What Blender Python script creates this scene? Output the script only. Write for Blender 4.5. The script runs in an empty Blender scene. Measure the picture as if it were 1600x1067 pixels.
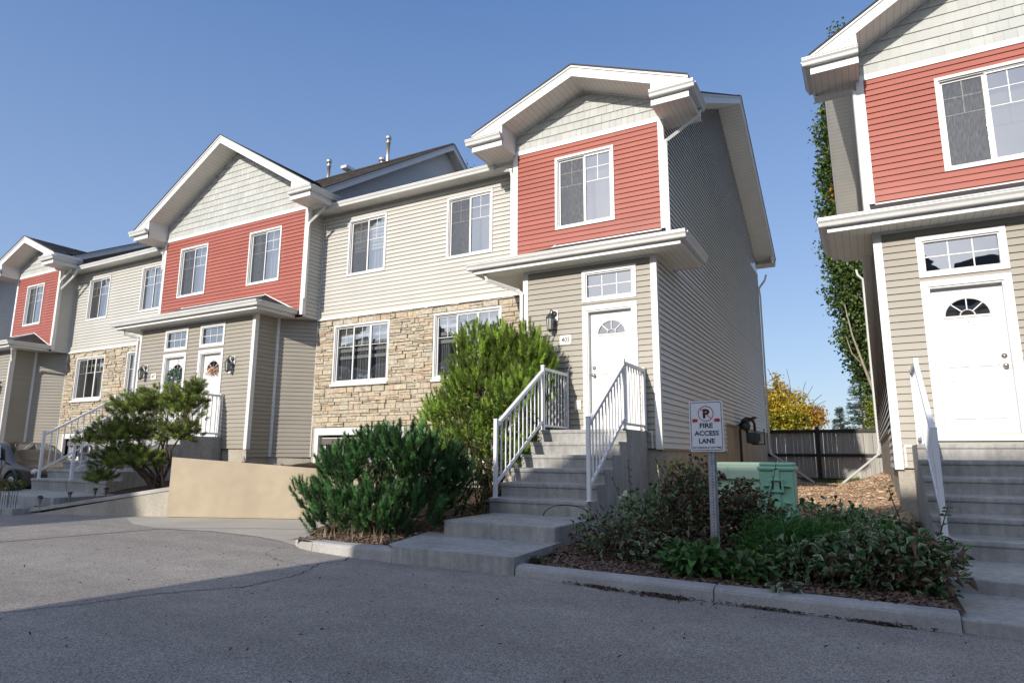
import bpy, math, random
import numpy as np
from mathutils import Vector, Matrix, Euler
random.seed(7); rng = np.random.default_rng(11)
S = bpy.context.scene
SUN, SKY, EXPO = 4.0, .11, 0.0
SUN, SKY, EXPO = 4.0, .11, 0.0
SUN, SKY, EXPO = 4.0, .11, 0.0
SUN, SKY, EXPO = 4.0, .11, 0.0
SUN, SKY, EXPO = 4.0, .11, 0.0
SUN, SKY, EXPO = 4.0, .11, 0.0
SUN, SKY, EXPO = 4.0, .11, 0.0
SUN, SKY, EXPO = 4.0, .11, 0.0
SUN, SKY, EXPO = 4.0, .11, 0.0
SUN, SKY, EXPO = 4.0, .11, 0.0
SUN, SKY, EXPO = 4.0, .11, 0.0
SUN, SKY, EXPO = 4.0, .11, 0.0
SUN, SKY, EXPO = 3.4, .15, 0.57
COL = S.collection

# ------------------------------------------------------------------ helpers
class MB:
    """collects polygons; build() links them as ONE mesh object"""
    def __init__(s): s.v = []; s.f = []; s.m = []; s.sm = []
    def poly(s, pts, mi=0, smooth=False):
        b = len(s.v); s.v.extend([tuple(p) for p in pts]); s.f.append(tuple(range(b, b+len(pts)))); s.m.append(mi); s.sm.append(smooth)
    def box(s, x0, x1, y0, y1, z0, z1, mi=0, T=None, skip=''):
        P = [(x0,y0,z0),(x1,y0,z0),(x1,y1,z0),(x0,y1,z0),(x0,y0,z1),(x1,y0,z1),(x1,y1,z1),(x0,y1,z1)]
        if T is not None: P = [tuple(T @ Vector(p)) for p in P]
        b = len(s.v); s.v.extend(P)
        for k, q in zip('dufrbl', ((0,3,2,1),(4,5,6,7),(0,1,5,4),(1,2,6,5),(2,3,7,6),(3,0,4,7))):
            if k in skip: continue
            s.f.append(tuple(b+i for i in q)); s.m.append(mi); s.sm.append(False)
    def bar(s, a, b, w, h, mi=0, up=(0,0,1)):
        """rectangular bar from a to b, w wide, h high"""
        a = Vector(a); b = Vector(b); d = (b-a).normalized(); sd = d.cross(Vector(up))
        if sd.length < 1e-4: sd = Vector((1,0,0))
        sd.normalize(); u = sd.cross(d)
        P = []
        for p in (a, b):
            for i, j in ((-1,-1),(1,-1),(1,1),(-1,1)): P.append(tuple(p + sd*(i*w/2) + u*(j*h/2)))
        n = len(s.v); s.v.extend(P)
        for q in ((0,1,2,3),(7,6,5,4),(0,4,5,1),(1,5,6,2),(2,6,7,3),(3,7,4,0)):
            s.f.append(tuple(n+i for i in q)); s.m.append(mi); s.sm.append(False)
    def tube(s, pts, rad, n=8, mi=0, cap=True, smooth=True):
        pts = [Vector(p) for p in pts]
        if not hasattr(rad, '__len__'): rad = [rad]*len(pts)
        b = len(s.v); up = Vector((0.13,0.21,1)).normalized()
        for i, p in enumerate(pts):
            d = (pts[min(i+1,len(pts)-1)] - pts[max(i-1,0)]).normalized()
            x = d.cross(up)
            if x.length < 1e-3: x = d.cross(Vector((1,0,0)))
            x.normalize(); y = d.cross(x)
            for k in range(n):
                a = 2*math.pi*k/n; s.v.append(tuple(p + (x*math.cos(a)+y*math.sin(a))*rad[i]))
        for i in range(len(pts)-1):
            for k in range(n):
                k2 = (k+1) % n
                s.f.append((b+i*n+k, b+i*n+k2, b+(i+1)*n+k2, b+(i+1)*n+k)); s.m.append(mi); s.sm.append(smooth)
        if cap:
            s.f.append(tuple(b+k for k in range(n))[::-1]); s.f.append(tuple(b+(len(pts)-1)*n+k for k in range(n))); s.m += [mi,mi]; s.sm += [False,False]
    def lathe(s, prof, c, n=20, mi=0, axis='z', smooth=True):
        b = len(s.v)
        for r, h in prof:
            for k in range(n):
                a = 2*math.pi*k/n; x, y = r*math.cos(a), r*math.sin(a)
                if axis == 'z': s.v.append((c[0]+x, c[1]+y, c[2]+h))
                elif axis == 'y': s.v.append((c[0]+x, c[1]+h, c[2]+y))
                else: s.v.append((c[0]+h, c[1]+x, c[2]+y))
        for i in range(len(prof)-1):
            for k in range(n):
                k2 = (k+1) % n
                s.f.append((b+i*n+k, b+i*n+k2, b+(i+1)*n+k2, b+(i+1)*n+k)); s.m.append(mi); s.sm.append(smooth)
    def prism(s, poly2, fn, t0, t1, mi=0):
        """extrude a 2-D polygon; fn(u, v, t) -> point"""
        n = len(poly2); b = len(s.v)
        s.v.extend([tuple(fn(u,v,t0)) for u,v in poly2]); s.v.extend([tuple(fn(u,v,t1)) for u,v in poly2])
        s.f.append(tuple(range(b, b+n))); s.f.append(tuple(range(b+2*n-1, b+n-1, -1))); s.m += [mi,mi]; s.sm += [False,False]
        for i in range(n):
            j = (i+1) % n; s.f.append((b+j, b+i, b+n+i, b+n+j)); s.m.append(mi); s.sm.append(False)
    def clusters(s):
        n = len(s.f); own = {}; par = list(range(n))
        def find(a):
            while par[a] != a: par[a] = par[par[a]]; a = par[a]
            return a
        for i, f in enumerate(s.f):
            for v in f:
                if v in own: par[find(i)] = find(own[v])
                else: own[v] = i
        isl = {}
        for i in range(n): isl.setdefault(find(i), []).append(i)
        bb = []
        for k, fs in isl.items():
            P = [s.v[v] for i in fs for v in s.f[i]]; bb.append([k, [min(c)-.03 for c in zip(*P)], [max(c)+.03 for c in zip(*P)]])
        for i in range(len(bb)):
            for j in range(i):
                if all(bb[i][1][a] <= bb[j][2][a] and bb[j][1][a] <= bb[i][2][a] for a in range(3)): par[find(bb[i][0])] = find(bb[j][0])
        out = {}
        for i in range(n): out.setdefault(find(i), []).append(i)
        return list(out.values())
    def build(s, name, mats, parent=None, org=None, bevel=0):
        if name in SPLIT and parent is not None and len(s.f) < 4000:
            cl = s.clusters()
            if len(cl) > 1:
                for fs in cl:
                    m = MB(); mp = {}
                    for i in fs:
                        for v in s.f[i]:
                            if v not in mp: mp[v] = len(m.v); m.v.append(s.v[v])
                        m.f.append(tuple(mp[v] for v in s.f[i])); m.m.append(s.m[i]); m.sm.append(s.sm[i])
                    r = m.build_one(name, mats, parent, org, bevel)
                return r
        return s.build_one(name, mats, parent, org, bevel)
    def build_one(s, name, mats, parent=None, org=None, bevel=0):
        if not isinstance(mats, (list, tuple)): mats = [mats]
        o = Vector(org) if org is not None else (Vector(ORG.get(parent.name, (0,0,0))) if parent else Vector((0,0,0)))
        me = bpy.data.meshes.new(name)
        me.from_pydata([tuple(Vector(p)-o) for p in s.v], [], s.f)
        for m in mats: me.materials.append(m)
        me.polygons.foreach_set('material_index', s.m); me.polygons.foreach_set('use_smooth', s.sm); me.update()
        ob = bpy.data.objects.new(name, me); COL.objects.link(ob)
        if parent: ob.parent = parent; ORG[ob.name] = tuple(o)
        else: ob.location = o
        if bevel:
            md = ob.modifiers.new('bevel', 'BEVEL'); md.width = bevel; md.segments = 2; md.limit_method = 'ANGLE'; md.angle_limit = math.radians(50)
        return ob
ORG = {}
SPLIT = {'corner_trim','splayed_wall','bay_side_wall','gutter','canopy_gutter','box_return','return_soffit','rake_board','gable_soffit','flashing','verge_board','verge_soffit','roof_edge','gable_roof','gable_trim','canopy_fascia','basement_trim','starter_strip','belt_trim','roof_gable_wall','bottom_rail','top_rail','lock_hole','pipe','meter_bracket','rail','fence_post','bolt','door_knob','fascia','wall','basement_wall','foundation','side_wall','door_seam','canopy_soffit'}
def thing(name, label, cat, loc=(0,0,0), group=None):
    o = bpy.data.objects.new(name, None); COL.objects.link(o); o.location = loc; o.empty_display_size = .2
    o['label'] = label; o['category'] = cat
    if group: o['group'] = group
    ORG[o.name] = tuple(loc); return o
def tag(o, label, cat, group=None):
    o['label'] = label; o['category'] = cat
    if group: o['group'] = group
    return o
def struct(o): o['kind'] = 'structure'; return o
def stuff(o, label, cat): o['kind'] = 'stuff'; return tag(o, label, cat)

# ------------------------------------------------------------------ materials
def mat(name, col, rough=.6, noise=None, noise2=None, bump=None, island=0, metal=0, spec=.4, streak=None, hue=0, attr=None, groove=None, speck=None, trans=0):
    m = bpy.data.materials.new(name); m.use_nodes = True; nt = m.node_tree; N = nt.nodes; L = nt.links
    b = N['Principled BSDF']; b.inputs['Roughness'].default_value = rough; b.inputs['Metallic'].default_value = metal
    b.inputs['Specular IOR Level'].default_value = spec
    tc = N.new('ShaderNodeNewGeometry'); cur = None
    rgb = N.new('ShaderNodeRGB'); rgb.outputs[0].default_value = (*col, 1); cur = rgb.outputs[0]
    def mult(fac_socket, lo, hi, fmin=0., fmax=1.):
        nonlocal cur
        mr = N.new('ShaderNodeMapRange'); mr.inputs[1].default_value = fmin; mr.inputs[2].default_value = fmax; mr.inputs[3].default_value = lo; mr.inputs[4].default_value = hi
        L.new(fac_socket, mr.inputs[0])
        vm = N.new('ShaderNodeVectorMath'); vm.operation = 'SCALE'; L.new(cur, vm.inputs[0]); L.new(mr.outputs[0], vm.inputs['Scale']); cur = vm.outputs[0]
    def noi(scale, detail=4, stretch=None):
        t = N.new('ShaderNodeTexNoise'); t.inputs['Scale'].default_value = scale; t.inputs['Detail'].default_value = detail
        if stretch:
            mp = N.new('ShaderNodeMapping'); mp.inputs['Scale'].default_value = stretch; L.new(tc.outputs['Position'], mp.inputs[0]); L.new(mp.outputs[0], t.inputs['Vector'])
        else: L.new(tc.outputs['Position'], t.inputs['Vector'])
        return t.outputs['Fac']
    if island: mult(tc.outputs['Random Per Island'], 1-island, 1+island)
    if hue:
        h = N.new('ShaderNodeHueSaturation'); mr = N.new('ShaderNodeMapRange'); mr.inputs[3].default_value = .5-hue; mr.inputs[4].default_value = .5+hue
        w = N.new('ShaderNodeMath'); w.operation = 'FRACT'; w2 = N.new('ShaderNodeMath'); w2.operation = 'MULTIPLY'; w2.inputs[1].default_value = 17.3
        L.new(tc.outputs['Random Per Island'], w2.inputs[0]); L.new(w2.outputs[0], w.inputs[0]); L.new(w.outputs[0], mr.inputs[0]); L.new(mr.outputs[0], h.inputs['Hue']); L.new(cur, h.inputs['Color']); cur = h.outputs[0]
    if attr:
        a = N.new('ShaderNodeAttribute'); a.attribute_name = 'tint'; mult(a.outputs['Fac'], 1-attr, 1+attr)
    if noise: mult(noi(noise[0]), 1-noise[1], 1+noise[1], .3, .7)
    if noise2: mult(noi(noise2[0]), 1-noise2[1], 1+noise2[1], .3, .7)
    if streak: mult(noi(1, 5, streak[0]), 1-streak[1], 1+streak[1]*.5, .35, .65)
    if speck:
        vo = N.new('ShaderNodeTexVoronoi'); vo.inputs['Scale'].default_value = speck[0]; L.new(tc.outputs['Position'], vo.inputs['Vector'])
        sx = N.new('ShaderNodeSeparateColor'); L.new(vo.outputs['Color'], sx.inputs[0]); mult(sx.outputs[0], 1-speck[1], 1+speck[1])
    if groove:
        axis, period, depth = groove
        sp = N.new('ShaderNodeSeparateXYZ'); L.new(tc.outputs['Position'], sp.inputs[0])
        d = N.new('ShaderNodeMath'); d.operation = 'DIVIDE'; d.inputs[1].default_value = period; L.new(sp.outputs[axis], d.inputs[0])
        fr = N.new('ShaderNodeMath'); fr.operation = 'FRACT'; L.new(d.outputs[0], fr.inputs[0])
        pp = N.new('ShaderNodeMath'); pp.operation = 'PINGPONG'; pp.inputs[1].default_value = .5; L.new(fr.outputs[0], pp.inputs[0])
        mult(pp.outputs[0], 1-depth, 1, 0., .07)
    L.new(cur, b.inputs['Base Color'])
    if bump:
        bp = N.new('ShaderNodeBump'); bp.inputs['Strength'].default_value = bump[1]; bp.inputs['Distance'].default_value = bump[2] if len(bump) > 2 else .01
        L.new(noi(bump[0], 3, bump[3] if len(bump) > 3 else None), bp.inputs['Height']); L.new(bp.outputs[0], b.inputs['Normal'])
    if trans:
        td = N.new('ShaderNodeBsdfTranslucent'); L.new(cur, td.inputs['Color']); mx = N.new('ShaderNodeMixShader'); mx.inputs[0].default_value = trans
        L.new(b.outputs[0], mx.inputs[1]); L.new(td.outputs[0], mx.inputs[2]); L.new(mx.outputs[0], N['Material Output'].inputs['Surface'])
    return m
def glass_mat(name, tint=.8, refl=.1, wob=.02):
    m = bpy.data.materials.new(name); m.use_nodes = True; nt = m.node_tree; N = nt.nodes; L = nt.links; N.remove(N['Principled BSDF'])
    tr = N.new('ShaderNodeBsdfTransparent'); tr.inputs[0].default_value = (tint*.96, tint, tint, 1)
    gl = N.new('ShaderNodeBsdfGlossy'); gl.inputs['Roughness'].default_value = .01
    fr = N.new('ShaderNodeFresnel'); fr.inputs['IOR'].default_value = 1.55
    ad = N.new('ShaderNodeMath'); ad.operation = 'MULTIPLY_ADD'; ad.inputs[1].default_value = 1.6; ad.inputs[2].default_value = refl; ad.use_clamp = True
    L.new(fr.outputs[0], ad.inputs[0])
    n = N.new('ShaderNodeTexNoise'); n.inputs['Scale'].default_value = 1.3; g = N.new('ShaderNodeNewGeometry'); L.new(g.outputs['Position'], n.inputs['Vector'])
    bp = N.new('ShaderNodeBump'); bp.inputs['Strength'].default_value = wob; bp.inputs['Distance'].default_value = .2; L.new(n.outputs['Fac'], bp.inputs['Height']); L.new(bp.outputs[0], gl.inputs['Normal'])
    mx = N.new('ShaderNodeMixShader'); L.new(ad.outputs[0], mx.inputs[0]); L.new(tr.outputs[0], mx.inputs[1]); L.new(gl.outputs[0], mx.inputs[2]); L.new(mx.outputs[0], N['Material Output'].inputs['Surface'])
    return m
def screen_mat():
    m = bpy.data.materials.new('insect_screen'); m.use_nodes = True; nt = m.node_tree; N = nt.nodes; L = nt.links
    b = N['Principled BSDF']; b.inputs['Base Color'].default_value = (.05,.052,.055,1); b.inputs['Roughness'].default_value = .7
    tr = N.new('ShaderNodeBsdfTransparent'); mx = N.new('ShaderNodeMixShader'); mx.inputs[0].default_value = .42
    g = N.new('ShaderNodeNewGeometry'); mp = N.new('ShaderNodeMapping'); mp.inputs['Scale'].default_value = (90,90,9); n = N.new('ShaderNodeTexNoise'); n.inputs['Scale'].default_value = 1
    L.new(g.outputs['Position'], mp.inputs[0]); L.new(mp.outputs[0], n.inputs['Vector'])
    mr = N.new('ShaderNodeMapRange'); mr.inputs[1].default_value = .35; mr.inputs[2].default_value = .65; mr.inputs[3].default_value = .35; mr.inputs[4].default_value = .62; L.new(n.outputs['Fac'], mr.inputs[0]); L.new(mr.outputs[0], mx.inputs[0])
    L.new(tr.outputs[0], mx.inputs[1]); L.new(b.outputs[0], mx.inputs[2]); L.new(mx.outputs[0], N['Material Output'].inputs['Surface'])
    return m

GR = (.9, .9, 60)
m_cream = mat('cream_siding', (.47,.46,.425), .45, noise=(1.2,.04), island=.03, bump=(3,.05,.004,(1.2,1.2,160)))
m_tan = mat('tan_siding', (.305,.28,.235), .45, noise=(1.2,.05), island=.035, bump=(3,.05,.004,(1.2,1.2,160)))
m_red = mat('red_siding', (.335,.10,.074), .45, noise=(1.2,.06), island=.045, bump=(3,.05,.004,(1.2,1.2,160)))
m_shake = mat('grey_shake_siding', (.42,.43,.41), .6, noise=(2,.05), island=.06, bump=(3,.2,.01,(60,60,2)))
m_white = mat('white_trim', (.66,.66,.645), .4, noise=(3,.03))
m_vinyl = mat('white_vinyl', (.66,.66,.65), .35, noise=(4,.02))
m_gutter = mat('white_gutter_metal', (.60,.60,.585), .32, noise=(2.5,.05), noise2=(14,.03))
m_soffx = mat('vented_soffit_front', (.70,.68,.62), .5, groove=(0,.1,.42), noise=(3,.04))
m_soffy = mat('vented_soffit_side', (.70,.68,.62), .5, groove=(1,.1,.42), noise=(3,.04))
m_roof = mat('asphalt_shingle', (.060,.055,.054), .85, island=.42, noise=(60,.25), bump=(150,.5,.01))
m_conc = mat('foundation_concrete', (.42,.385,.325), .85, noise=(1.3,.14), noise2=(22,.1), bump=(55,.75,.02), streak=((4,4,.8),.1))
m_step = mat('step_concrete', (.345,.34,.325), .8, noise=(2.1,.17), noise2=(18,.10), bump=(90,.35,.006), streak=((14,14,1.2),.17), speck=(140,.09))
m_kerb = mat('kerb_concrete', (.36,.35,.335), .85, noise=(2.2,.16), noise2=(38,.09), bump=(80,.5,.008), speck=(150,.1))
m_apron = mat('apron_concrete', (.40,.37,.32), .8, noise=(1.1,.10), noise2=(25,.05), bump=(80,.3,.006), speck=(140,.05))
m_asph = mat('asphalt', (.315,.287,.258), .8, noise=(.4,.11), noise2=(3.2,.07), streak=((.3,1.6,1),.10), bump=(220,1,.007), speck=(150,.58))
m_crack = mat('dark_crack', (.02,.02,.02), .95)
m_panel = mat('tan_board', (.36,.30,.215), .7, noise=(.8,.10), noise2=(6,.05), streak=((2.2,2.2,.35),.05), bump=(30,.08,.004))
m_glass = glass_mat('window_glass', .82, .36, .05); m_screen = screen_mat()
m_glassdark = glass_mat('door_glass', .5, .28)
m_curt = mat('sheer_curtain', (.72,.72,.71), .9, trans=.35)
m_blind = mat('blind_fabric', (.72,.72,.70), .8)
m_shade = mat('dark_blind', (.20,.175,.15), .8)
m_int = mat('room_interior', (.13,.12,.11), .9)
m_door = mat('white_door_paint', (.66,.655,.645), .4, noise=(3,.02))
m_jamb = mat('grey_door_jamb', (.60,.60,.59), .45)
m_alum = mat('threshold_aluminium', (.55,.54,.52), .35, metal=.8)
m_knob = mat('satin_nickel', (.50,.48,.45), .25, metal=1)
m_black = mat('black_lamp_metal', (.05,.05,.052), .45, metal=.3)
m_lampglass = mat('frosted_lamp_glass', (.40,.40,.37), .2, spec=.6)
m_plate = mat('number_plate_white', (.75,.74,.70), .4)
m_ink = mat('black_print', (.012,.012,.014), .5)
m_rail = mat('white_rail_paint', (.70,.71,.73), .35, noise=(6,.03))
m_galv = mat('galvanised_steel', (.42,.44,.47), .42, metal=.75, noise=(25,.18))
m_vent = mat('vent_pipe_metal', (.55,.55,.56), .35, metal=.85, noise=(8,.12))
m_sign = mat('sign_white', (.72,.74,.76), .35, noise=(5,.03))
m_signred = mat('sign_red', (.42,.02,.022), .4)
m_green = mat('green_cabinet_paint', (.26,.50,.35), .45, noise=(3,.07), noise2=(22,.04))
m_palegreen = mat('pale_green_cabinet_paint', (.42,.56,.42), .45, noise=(3,.07))
m_meter = mat('gas_meter_grey', (.055,.075,.09), .4, metal=.3, noise=(20,.2))
m_fence = mat('weathered_fence_board', (.38,.37,.345), .85, island=.12, streak=((30,30,1.2),.16), bump=(40,.3,.006))
m_fencedark = mat('black_brown_fence_paint', (.022,.019,.018), .55, noise=(9,.2))
m_bark = mat('dark_bark', (.075,.052,.037), .9, noise=(30,.35), bump=(60,.8,.01))
m_paleb = mat('pale_bark', (.30,.26,.19), .85, noise=(14,.25), bump=(40,.5,.01))
m_stem = mat('shrub_stem', (.060,.034,.026), .8, noise=(30,.25))
m_deadstem = mat('dry_stem', (.33,.26,.18), .9, island=.25)
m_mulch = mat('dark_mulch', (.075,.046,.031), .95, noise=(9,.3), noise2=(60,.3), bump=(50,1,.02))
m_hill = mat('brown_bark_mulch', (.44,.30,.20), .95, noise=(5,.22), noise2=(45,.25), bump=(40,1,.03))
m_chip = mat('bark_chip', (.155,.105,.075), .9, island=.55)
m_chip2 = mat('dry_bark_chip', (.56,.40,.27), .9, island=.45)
m_grass = mat('grass_blade', (.11,.15,.04), .8, island=.3, trans=.25)
m_ndl = mat('pine_needle_green', (.31,.45,.075), .5, attr=.55, island=.22, hue=.015, trans=.3)
m_ndl2 = mat('pine_needle_dark', (.085,.205,.065), .5, attr=.7, island=.22, hue=.015, trans=.18)
m_ndl3 = mat('pine_needle_olive', (.28,.35,.085), .5, attr=.55, island=.22, hue=.02, trans=.3)
m_leafg = mat('green_leaf', (.10,.17,.035), .45, attr=.3, island=.25, hue=.02, trans=.3)
m_leafd = mat('dark_green_leaf', (.085,.19,.05), .45, attr=.3, island=.25, hue=.015, trans=.25)
m_leafw = mat('cream_leaf_edge', (.46,.54,.33), .5, island=.15, trans=.25)
m_leafv = mat('grey_green_leaf', (.115,.20,.095), .5, island=.25, trans=.25)
m_leafb = mat('withered_brown_leaf', (.15,.10,.068), .7, island=.5, hue=.02, trans=.2)
m_leafy = mat('yellow_leaf', (.56,.42,.045), .5, attr=.25, island=.25, hue=.035, trans=.35)
m_leafo = mat('orange_leaf', (.52,.22,.04), .5, attr=.25, island=.25, hue=.025, trans=.35)
m_leafyg = mat('yellow_green_leaf', (.27,.30,.03), .5, attr=.25, island=.25, hue=.03, trans=.35)
m_aspen = mat('aspen_leaf', (.12,.18,.05), .4, attr=.3, island=.3, hue=.02, trans=.3)
m_spruce = mat('spruce_needle', (.045,.085,.06), .6, attr=.25, island=.25, trans=.12)
m_fern = mat('feathery_leaf', (.09,.23,.05), .5, attr=.3, island=.25, trans=.3)
m_flower = mat('orange_flower', (.55,.14,.02), .5, island=.3)
m_car = mat('grey_brown_car_paint', (.085,.07,.06), .22, metal=.55, spec=.6)
m_tyre = mat('tyre_rubber', (.018,.018,.018), .8)
m_rim = mat('alloy_rim', (.45,.45,.46), .3, metal=.9)
m_cglass = glass_mat('car_glass', .35, .18)
m_lens = mat('lamp_lens', (.6,.62,.64), .15, spec=.7)
m_wreath = mat('frosted_wreath_leaf', (.20,.30,.24), .6, attr=.35, island=.3, hue=.02)
m_autumn = mat('autumn_ornament', (.62,.44,.31), .6, island=.45, hue=.03)
m_darkp = mat('dark_plastic', (.03,.03,.032), .5)
m_opp = mat('opposite_siding', (.42,.39,.34), .6, groove=(2,.1016,.45), noise=(1.2,.05))
def stone_mat():
    m = bpy.data.materials.new('ledge_stone'); m.use_nodes = True; nt = m.node_tree; N = nt.nodes; L = nt.links; b = N['Principled BSDF']
    g = N.new('ShaderNodeNewGeometry'); cr = N.new('ShaderNodeValToRGB'); e = cr.color_ramp
    cols = [(.0,(.47,.385,.27)),(.16,(.40,.345,.265)),(.32,(.45,.41,.335)),(.48,(.48,.41,.295)),(.62,(.385,.335,.265)),(.76,(.46,.41,.325)),(.90,(.45,.335,.235)),(1.,(.41,.37,.30))]
    while len(e.elements) < len(cols): e.elements.new(.5)
    for el, (p, c) in zip(e.elements, cols): el.position = p; el.color = (*c, 1)
    L.new(g.outputs['Random Per Island'], cr.inputs[0])
    n = N.new('ShaderNodeTexNoise'); n.inputs['Scale'].default_value = 14; n.inputs['Detail'].default_value = 5; L.new(g.outputs['Position'], n.inputs['Vector'])
    mr = N.new('ShaderNodeMapRange'); mr.inputs[1].default_value = .3; mr.inputs[2].default_value = .7; mr.inputs[3].default_value = .74; mr.inputs[4].default_value = 1.18; L.new(n.outputs['Fac'], mr.inputs[0])
    vm = N.new('ShaderNodeVectorMath'); vm.operation = 'SCALE'; L.new(cr.outputs[0], vm.inputs[0]); L.new(mr.outputs[0], vm.inputs['Scale']); L.new(vm.outputs[0], b.inputs['Base Color'])
    bp = N.new('ShaderNodeBump'); bp.inputs['Strength'].default_value = .7; bp.inputs['Distance'].default_value = .02; L.new(n.outputs['Fac'], bp.inputs['Height']); L.new(bp.outputs[0], b.inputs['Normal']); b.inputs['Roughness'].default_value = .85
    return m
m_stone = stone_mat(); m_grout = mat('stone_joint', (.115,.09,.062), .95)

# ------------------------------------------------------------------ wall frames and cladding
class FR:
    """wall frame: u along the wall, z up, w outward"""
    def __init__(s, o, du, n): s.o = Vector(o); s.du = Vector(du).normalized(); s.n = Vector(n).normalized()
    def __call__(s, u, z, w=0): p = s.o + s.du*u + s.n*w; return (p.x, p.y, p.z+z)
def front(y): return FR((0,y,0), (1,0,0), (0,-1,0))
def rside(x): return FR((x,0,0), (0,1,0), (1,0,0))
def lside(x): return FR((x,0,0), (0,1,0), (-1,0,0))
def spans(u0, u1, z0, z1, holes):
    segs = [(u0, u1)]
    for a, b, c, d in holes:
        if d <= z0+1e-4 or c >= z1-1e-4: continue
        out = []
        for p, q in segs:
            if b <= p or a >= q: out.append((p, q)); continue
            if a > p: out.append((p, a))
            if b < q: out.append((b, q))
        segs = out
    return segs
def siding(mb, fr, z0, z1, lo, hi, holes=(), c=.1016, lip=.021):
    """lapped boards; lo/hi give the u limits at a height (number or function)"""
    lf = lo if callable(lo) else (lambda z: lo); hf = hi if callable(hi) else (lambda z: hi)
    cuts = sorted({round(h[i],4) for h in holes for i in (2,3)})
    k = 0; z = z0
    while z < z1-1e-4:
        zt = min(z0+(k+1)*c, z1); zs = [z]+[q for q in cuts if z+.002 < q < zt-.002]+[zt]
        for za, zb in zip(zs, zs[1:]):
            def off(q): return lip*max(0,1-(q-z0-k*c)/c)**.8+.001
            A0, A1, B0, B1 = lf(za), hf(za), lf(zb), hf(zb)
            if A1-A0 < .01: continue
            full = spans(A0, A1, za, zb, holes)
            seam = []
            for p, q in full:
                c0 = (hash((k//2, int(z0*100))) % 997)/997*3.7; cutu = [u for u in np.arange(math.floor((p-c0)/3.7)*3.7+c0, q, 3.7) if p+.25 < u < q-.25] if q-p > 1.2 else []
                e_ = [p]+cutu+[q]; seam += list(zip(e_, e_[1:]))
            for p, q in seam:
                pt = B0 if abs(p-A0) < 1e-6 else p; qt = B1 if abs(q-A1) < 1e-6 else q
                if qt < pt: pt = qt = (pt+qt)/2
                b = len(mb.v)
                up = .026 if zb == zt and zt < z1-.03 and not any(h[2]-.03 < zt < h[3]+.001 for h in holes) else 0
                mb.v += [fr(p,za,off(za)), fr(q,za,off(za)), fr(qt,zb+up,off(zb)-(.002 if up else 0)), fr(pt,zb+up,off(zb)-(.002 if up else 0)), fr(p,za,off(za)-.004), fr(q,za,off(za)-.004), fr(q,za+.022,off(za)-.0075), fr(p,za+.022,off(za)-.0075)]
                mb.f.append((b,b+1,b+2,b+3)); mb.m.append(0); mb.sm.append(False)
                if za == z: mb.f += [(b+4,b+5,b+1,b),(b+4,b+7,b+6,b+5)]; mb.m += [0,0]; mb.sm += [False,False]
        z = zt; k += 1
def shakes(mb, fr, z0, z1, lo, hi, c=.178, w=.15, gap=.004):
    k = 0; z = z0
    while z < z1-1e-3:
        zt = min(z+c, z1); u = lo(z)-random.random()*w
        while u < hi(z):
            ww = w*random.uniform(.7,1.35); a = max(u, lo(z)); b_ = min(u+ww-gap, hi(z)); o = random.uniform(0,.004)
            if b_-a > .008:
                a2 = max(a, lo(zt)); b2 = min(b_, hi(zt))
                if b2 < a2: a2 = b2 = (a2+b2)/2
                n = len(mb.v); mb.v += [fr(a,z,.018+o), fr(b_,z,.018+o), fr(b2,zt,.003), fr(a2,zt,.003), fr(a,z,0), fr(b_,z,0)]
                mb.f += [(n,n+1,n+2,n+3),(n+4,n+5,n+1,n)]; mb.m += [0,0]; mb.sm += [False,False]
            u += ww
        z = zt
    # dark backing shows in the slots between shakes
def stones(mb, fr, z0, z1, u0, u1, holes=()):
    z = z0
    cuts = sorted({h[i] for h in holes for i in (2,3)})
    while z < z1-.02:
        h = random.choice((.055,.07,.08,.09,.10,.115,.13)); zt = z+h
        if z1-zt < .05: zt = z1
        zl = [z]+[q for q in cuts if z+.02 < q < zt-.02]+[zt]
        for q in cuts:
            if abs(zt-q) <= .02: zt = q; zl[-1] = q
        for za, zb in zip(zl, zl[1:]):
            for p, q in spans(u0, u1, za, zb, holes):
                u = p
                while u < q-.005:
                    w = random.uniform(.11,.40); ue = u+w
                    if q-ue < .08: ue = q
                    parts = [(za, zb)]
                    if zb-za > .08 and random.random() < .28: mid = za+(zb-za)*random.uniform(.4,.6); parts = [(za,mid),(mid,zb)]
                    for zc, zd in parts:
                        d = random.uniform(.018,.062); j = .0045; b = len(mb.v)
                        r = lambda a: a+random.uniform(-.004,.004)
                        x0, x1, y0, y1 = u+j, ue-j, zc+j, zd-j; e = .008
                        mb.v += [fr(x0,y0,0), fr(x1,y0,0), fr(x1,y1,0), fr(x0,y1,0), fr(r(x0),r(y0),d-e), fr(r(x1),r(y0),d-e), fr(r(x1),r(y1),d-e), fr(r(x0),r(y1),d-e), fr(r(x0+e),r(y0+e),r(d)), fr(r(x1-e),r(y0+e),r(d)), fr(r(x1-e),r(y1-e),r(d)), fr(r(x0+e),r(y1-e),r(d))]
                        for q4 in ((0,1,5,4),(1,2,6,5),(2,3,7,6),(3,0,4,7),(4,5,9,8),(5,6,10,9),(6,7,11,10),(7,4,8,11),(8,9,10,11)):
                            mb.f.append(tuple(b+i for i in q4)); mb.m.append(0); mb.sm.append(False)
                    u = ue
        z = zt
def slab(mb, fr, u0, u1, z0, z1, w0, w1, mi=0, skip=''):
    """box in a wall frame"""
    P = [fr(u,z,w) for w in (w0,w1) for z in (z0,z1) for u in (u0,u1)]
    b = len(mb.v); mb.v += P
    for q in ((0,1,3,2),(4,6,7,5),(0,4,5,1),(2,3,7,6),(0,2,6,4),(1,5,7,3)): mb.f.append(tuple(b+i for i in q)); mb.m.append(mi); mb.sm.append(False)
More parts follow.
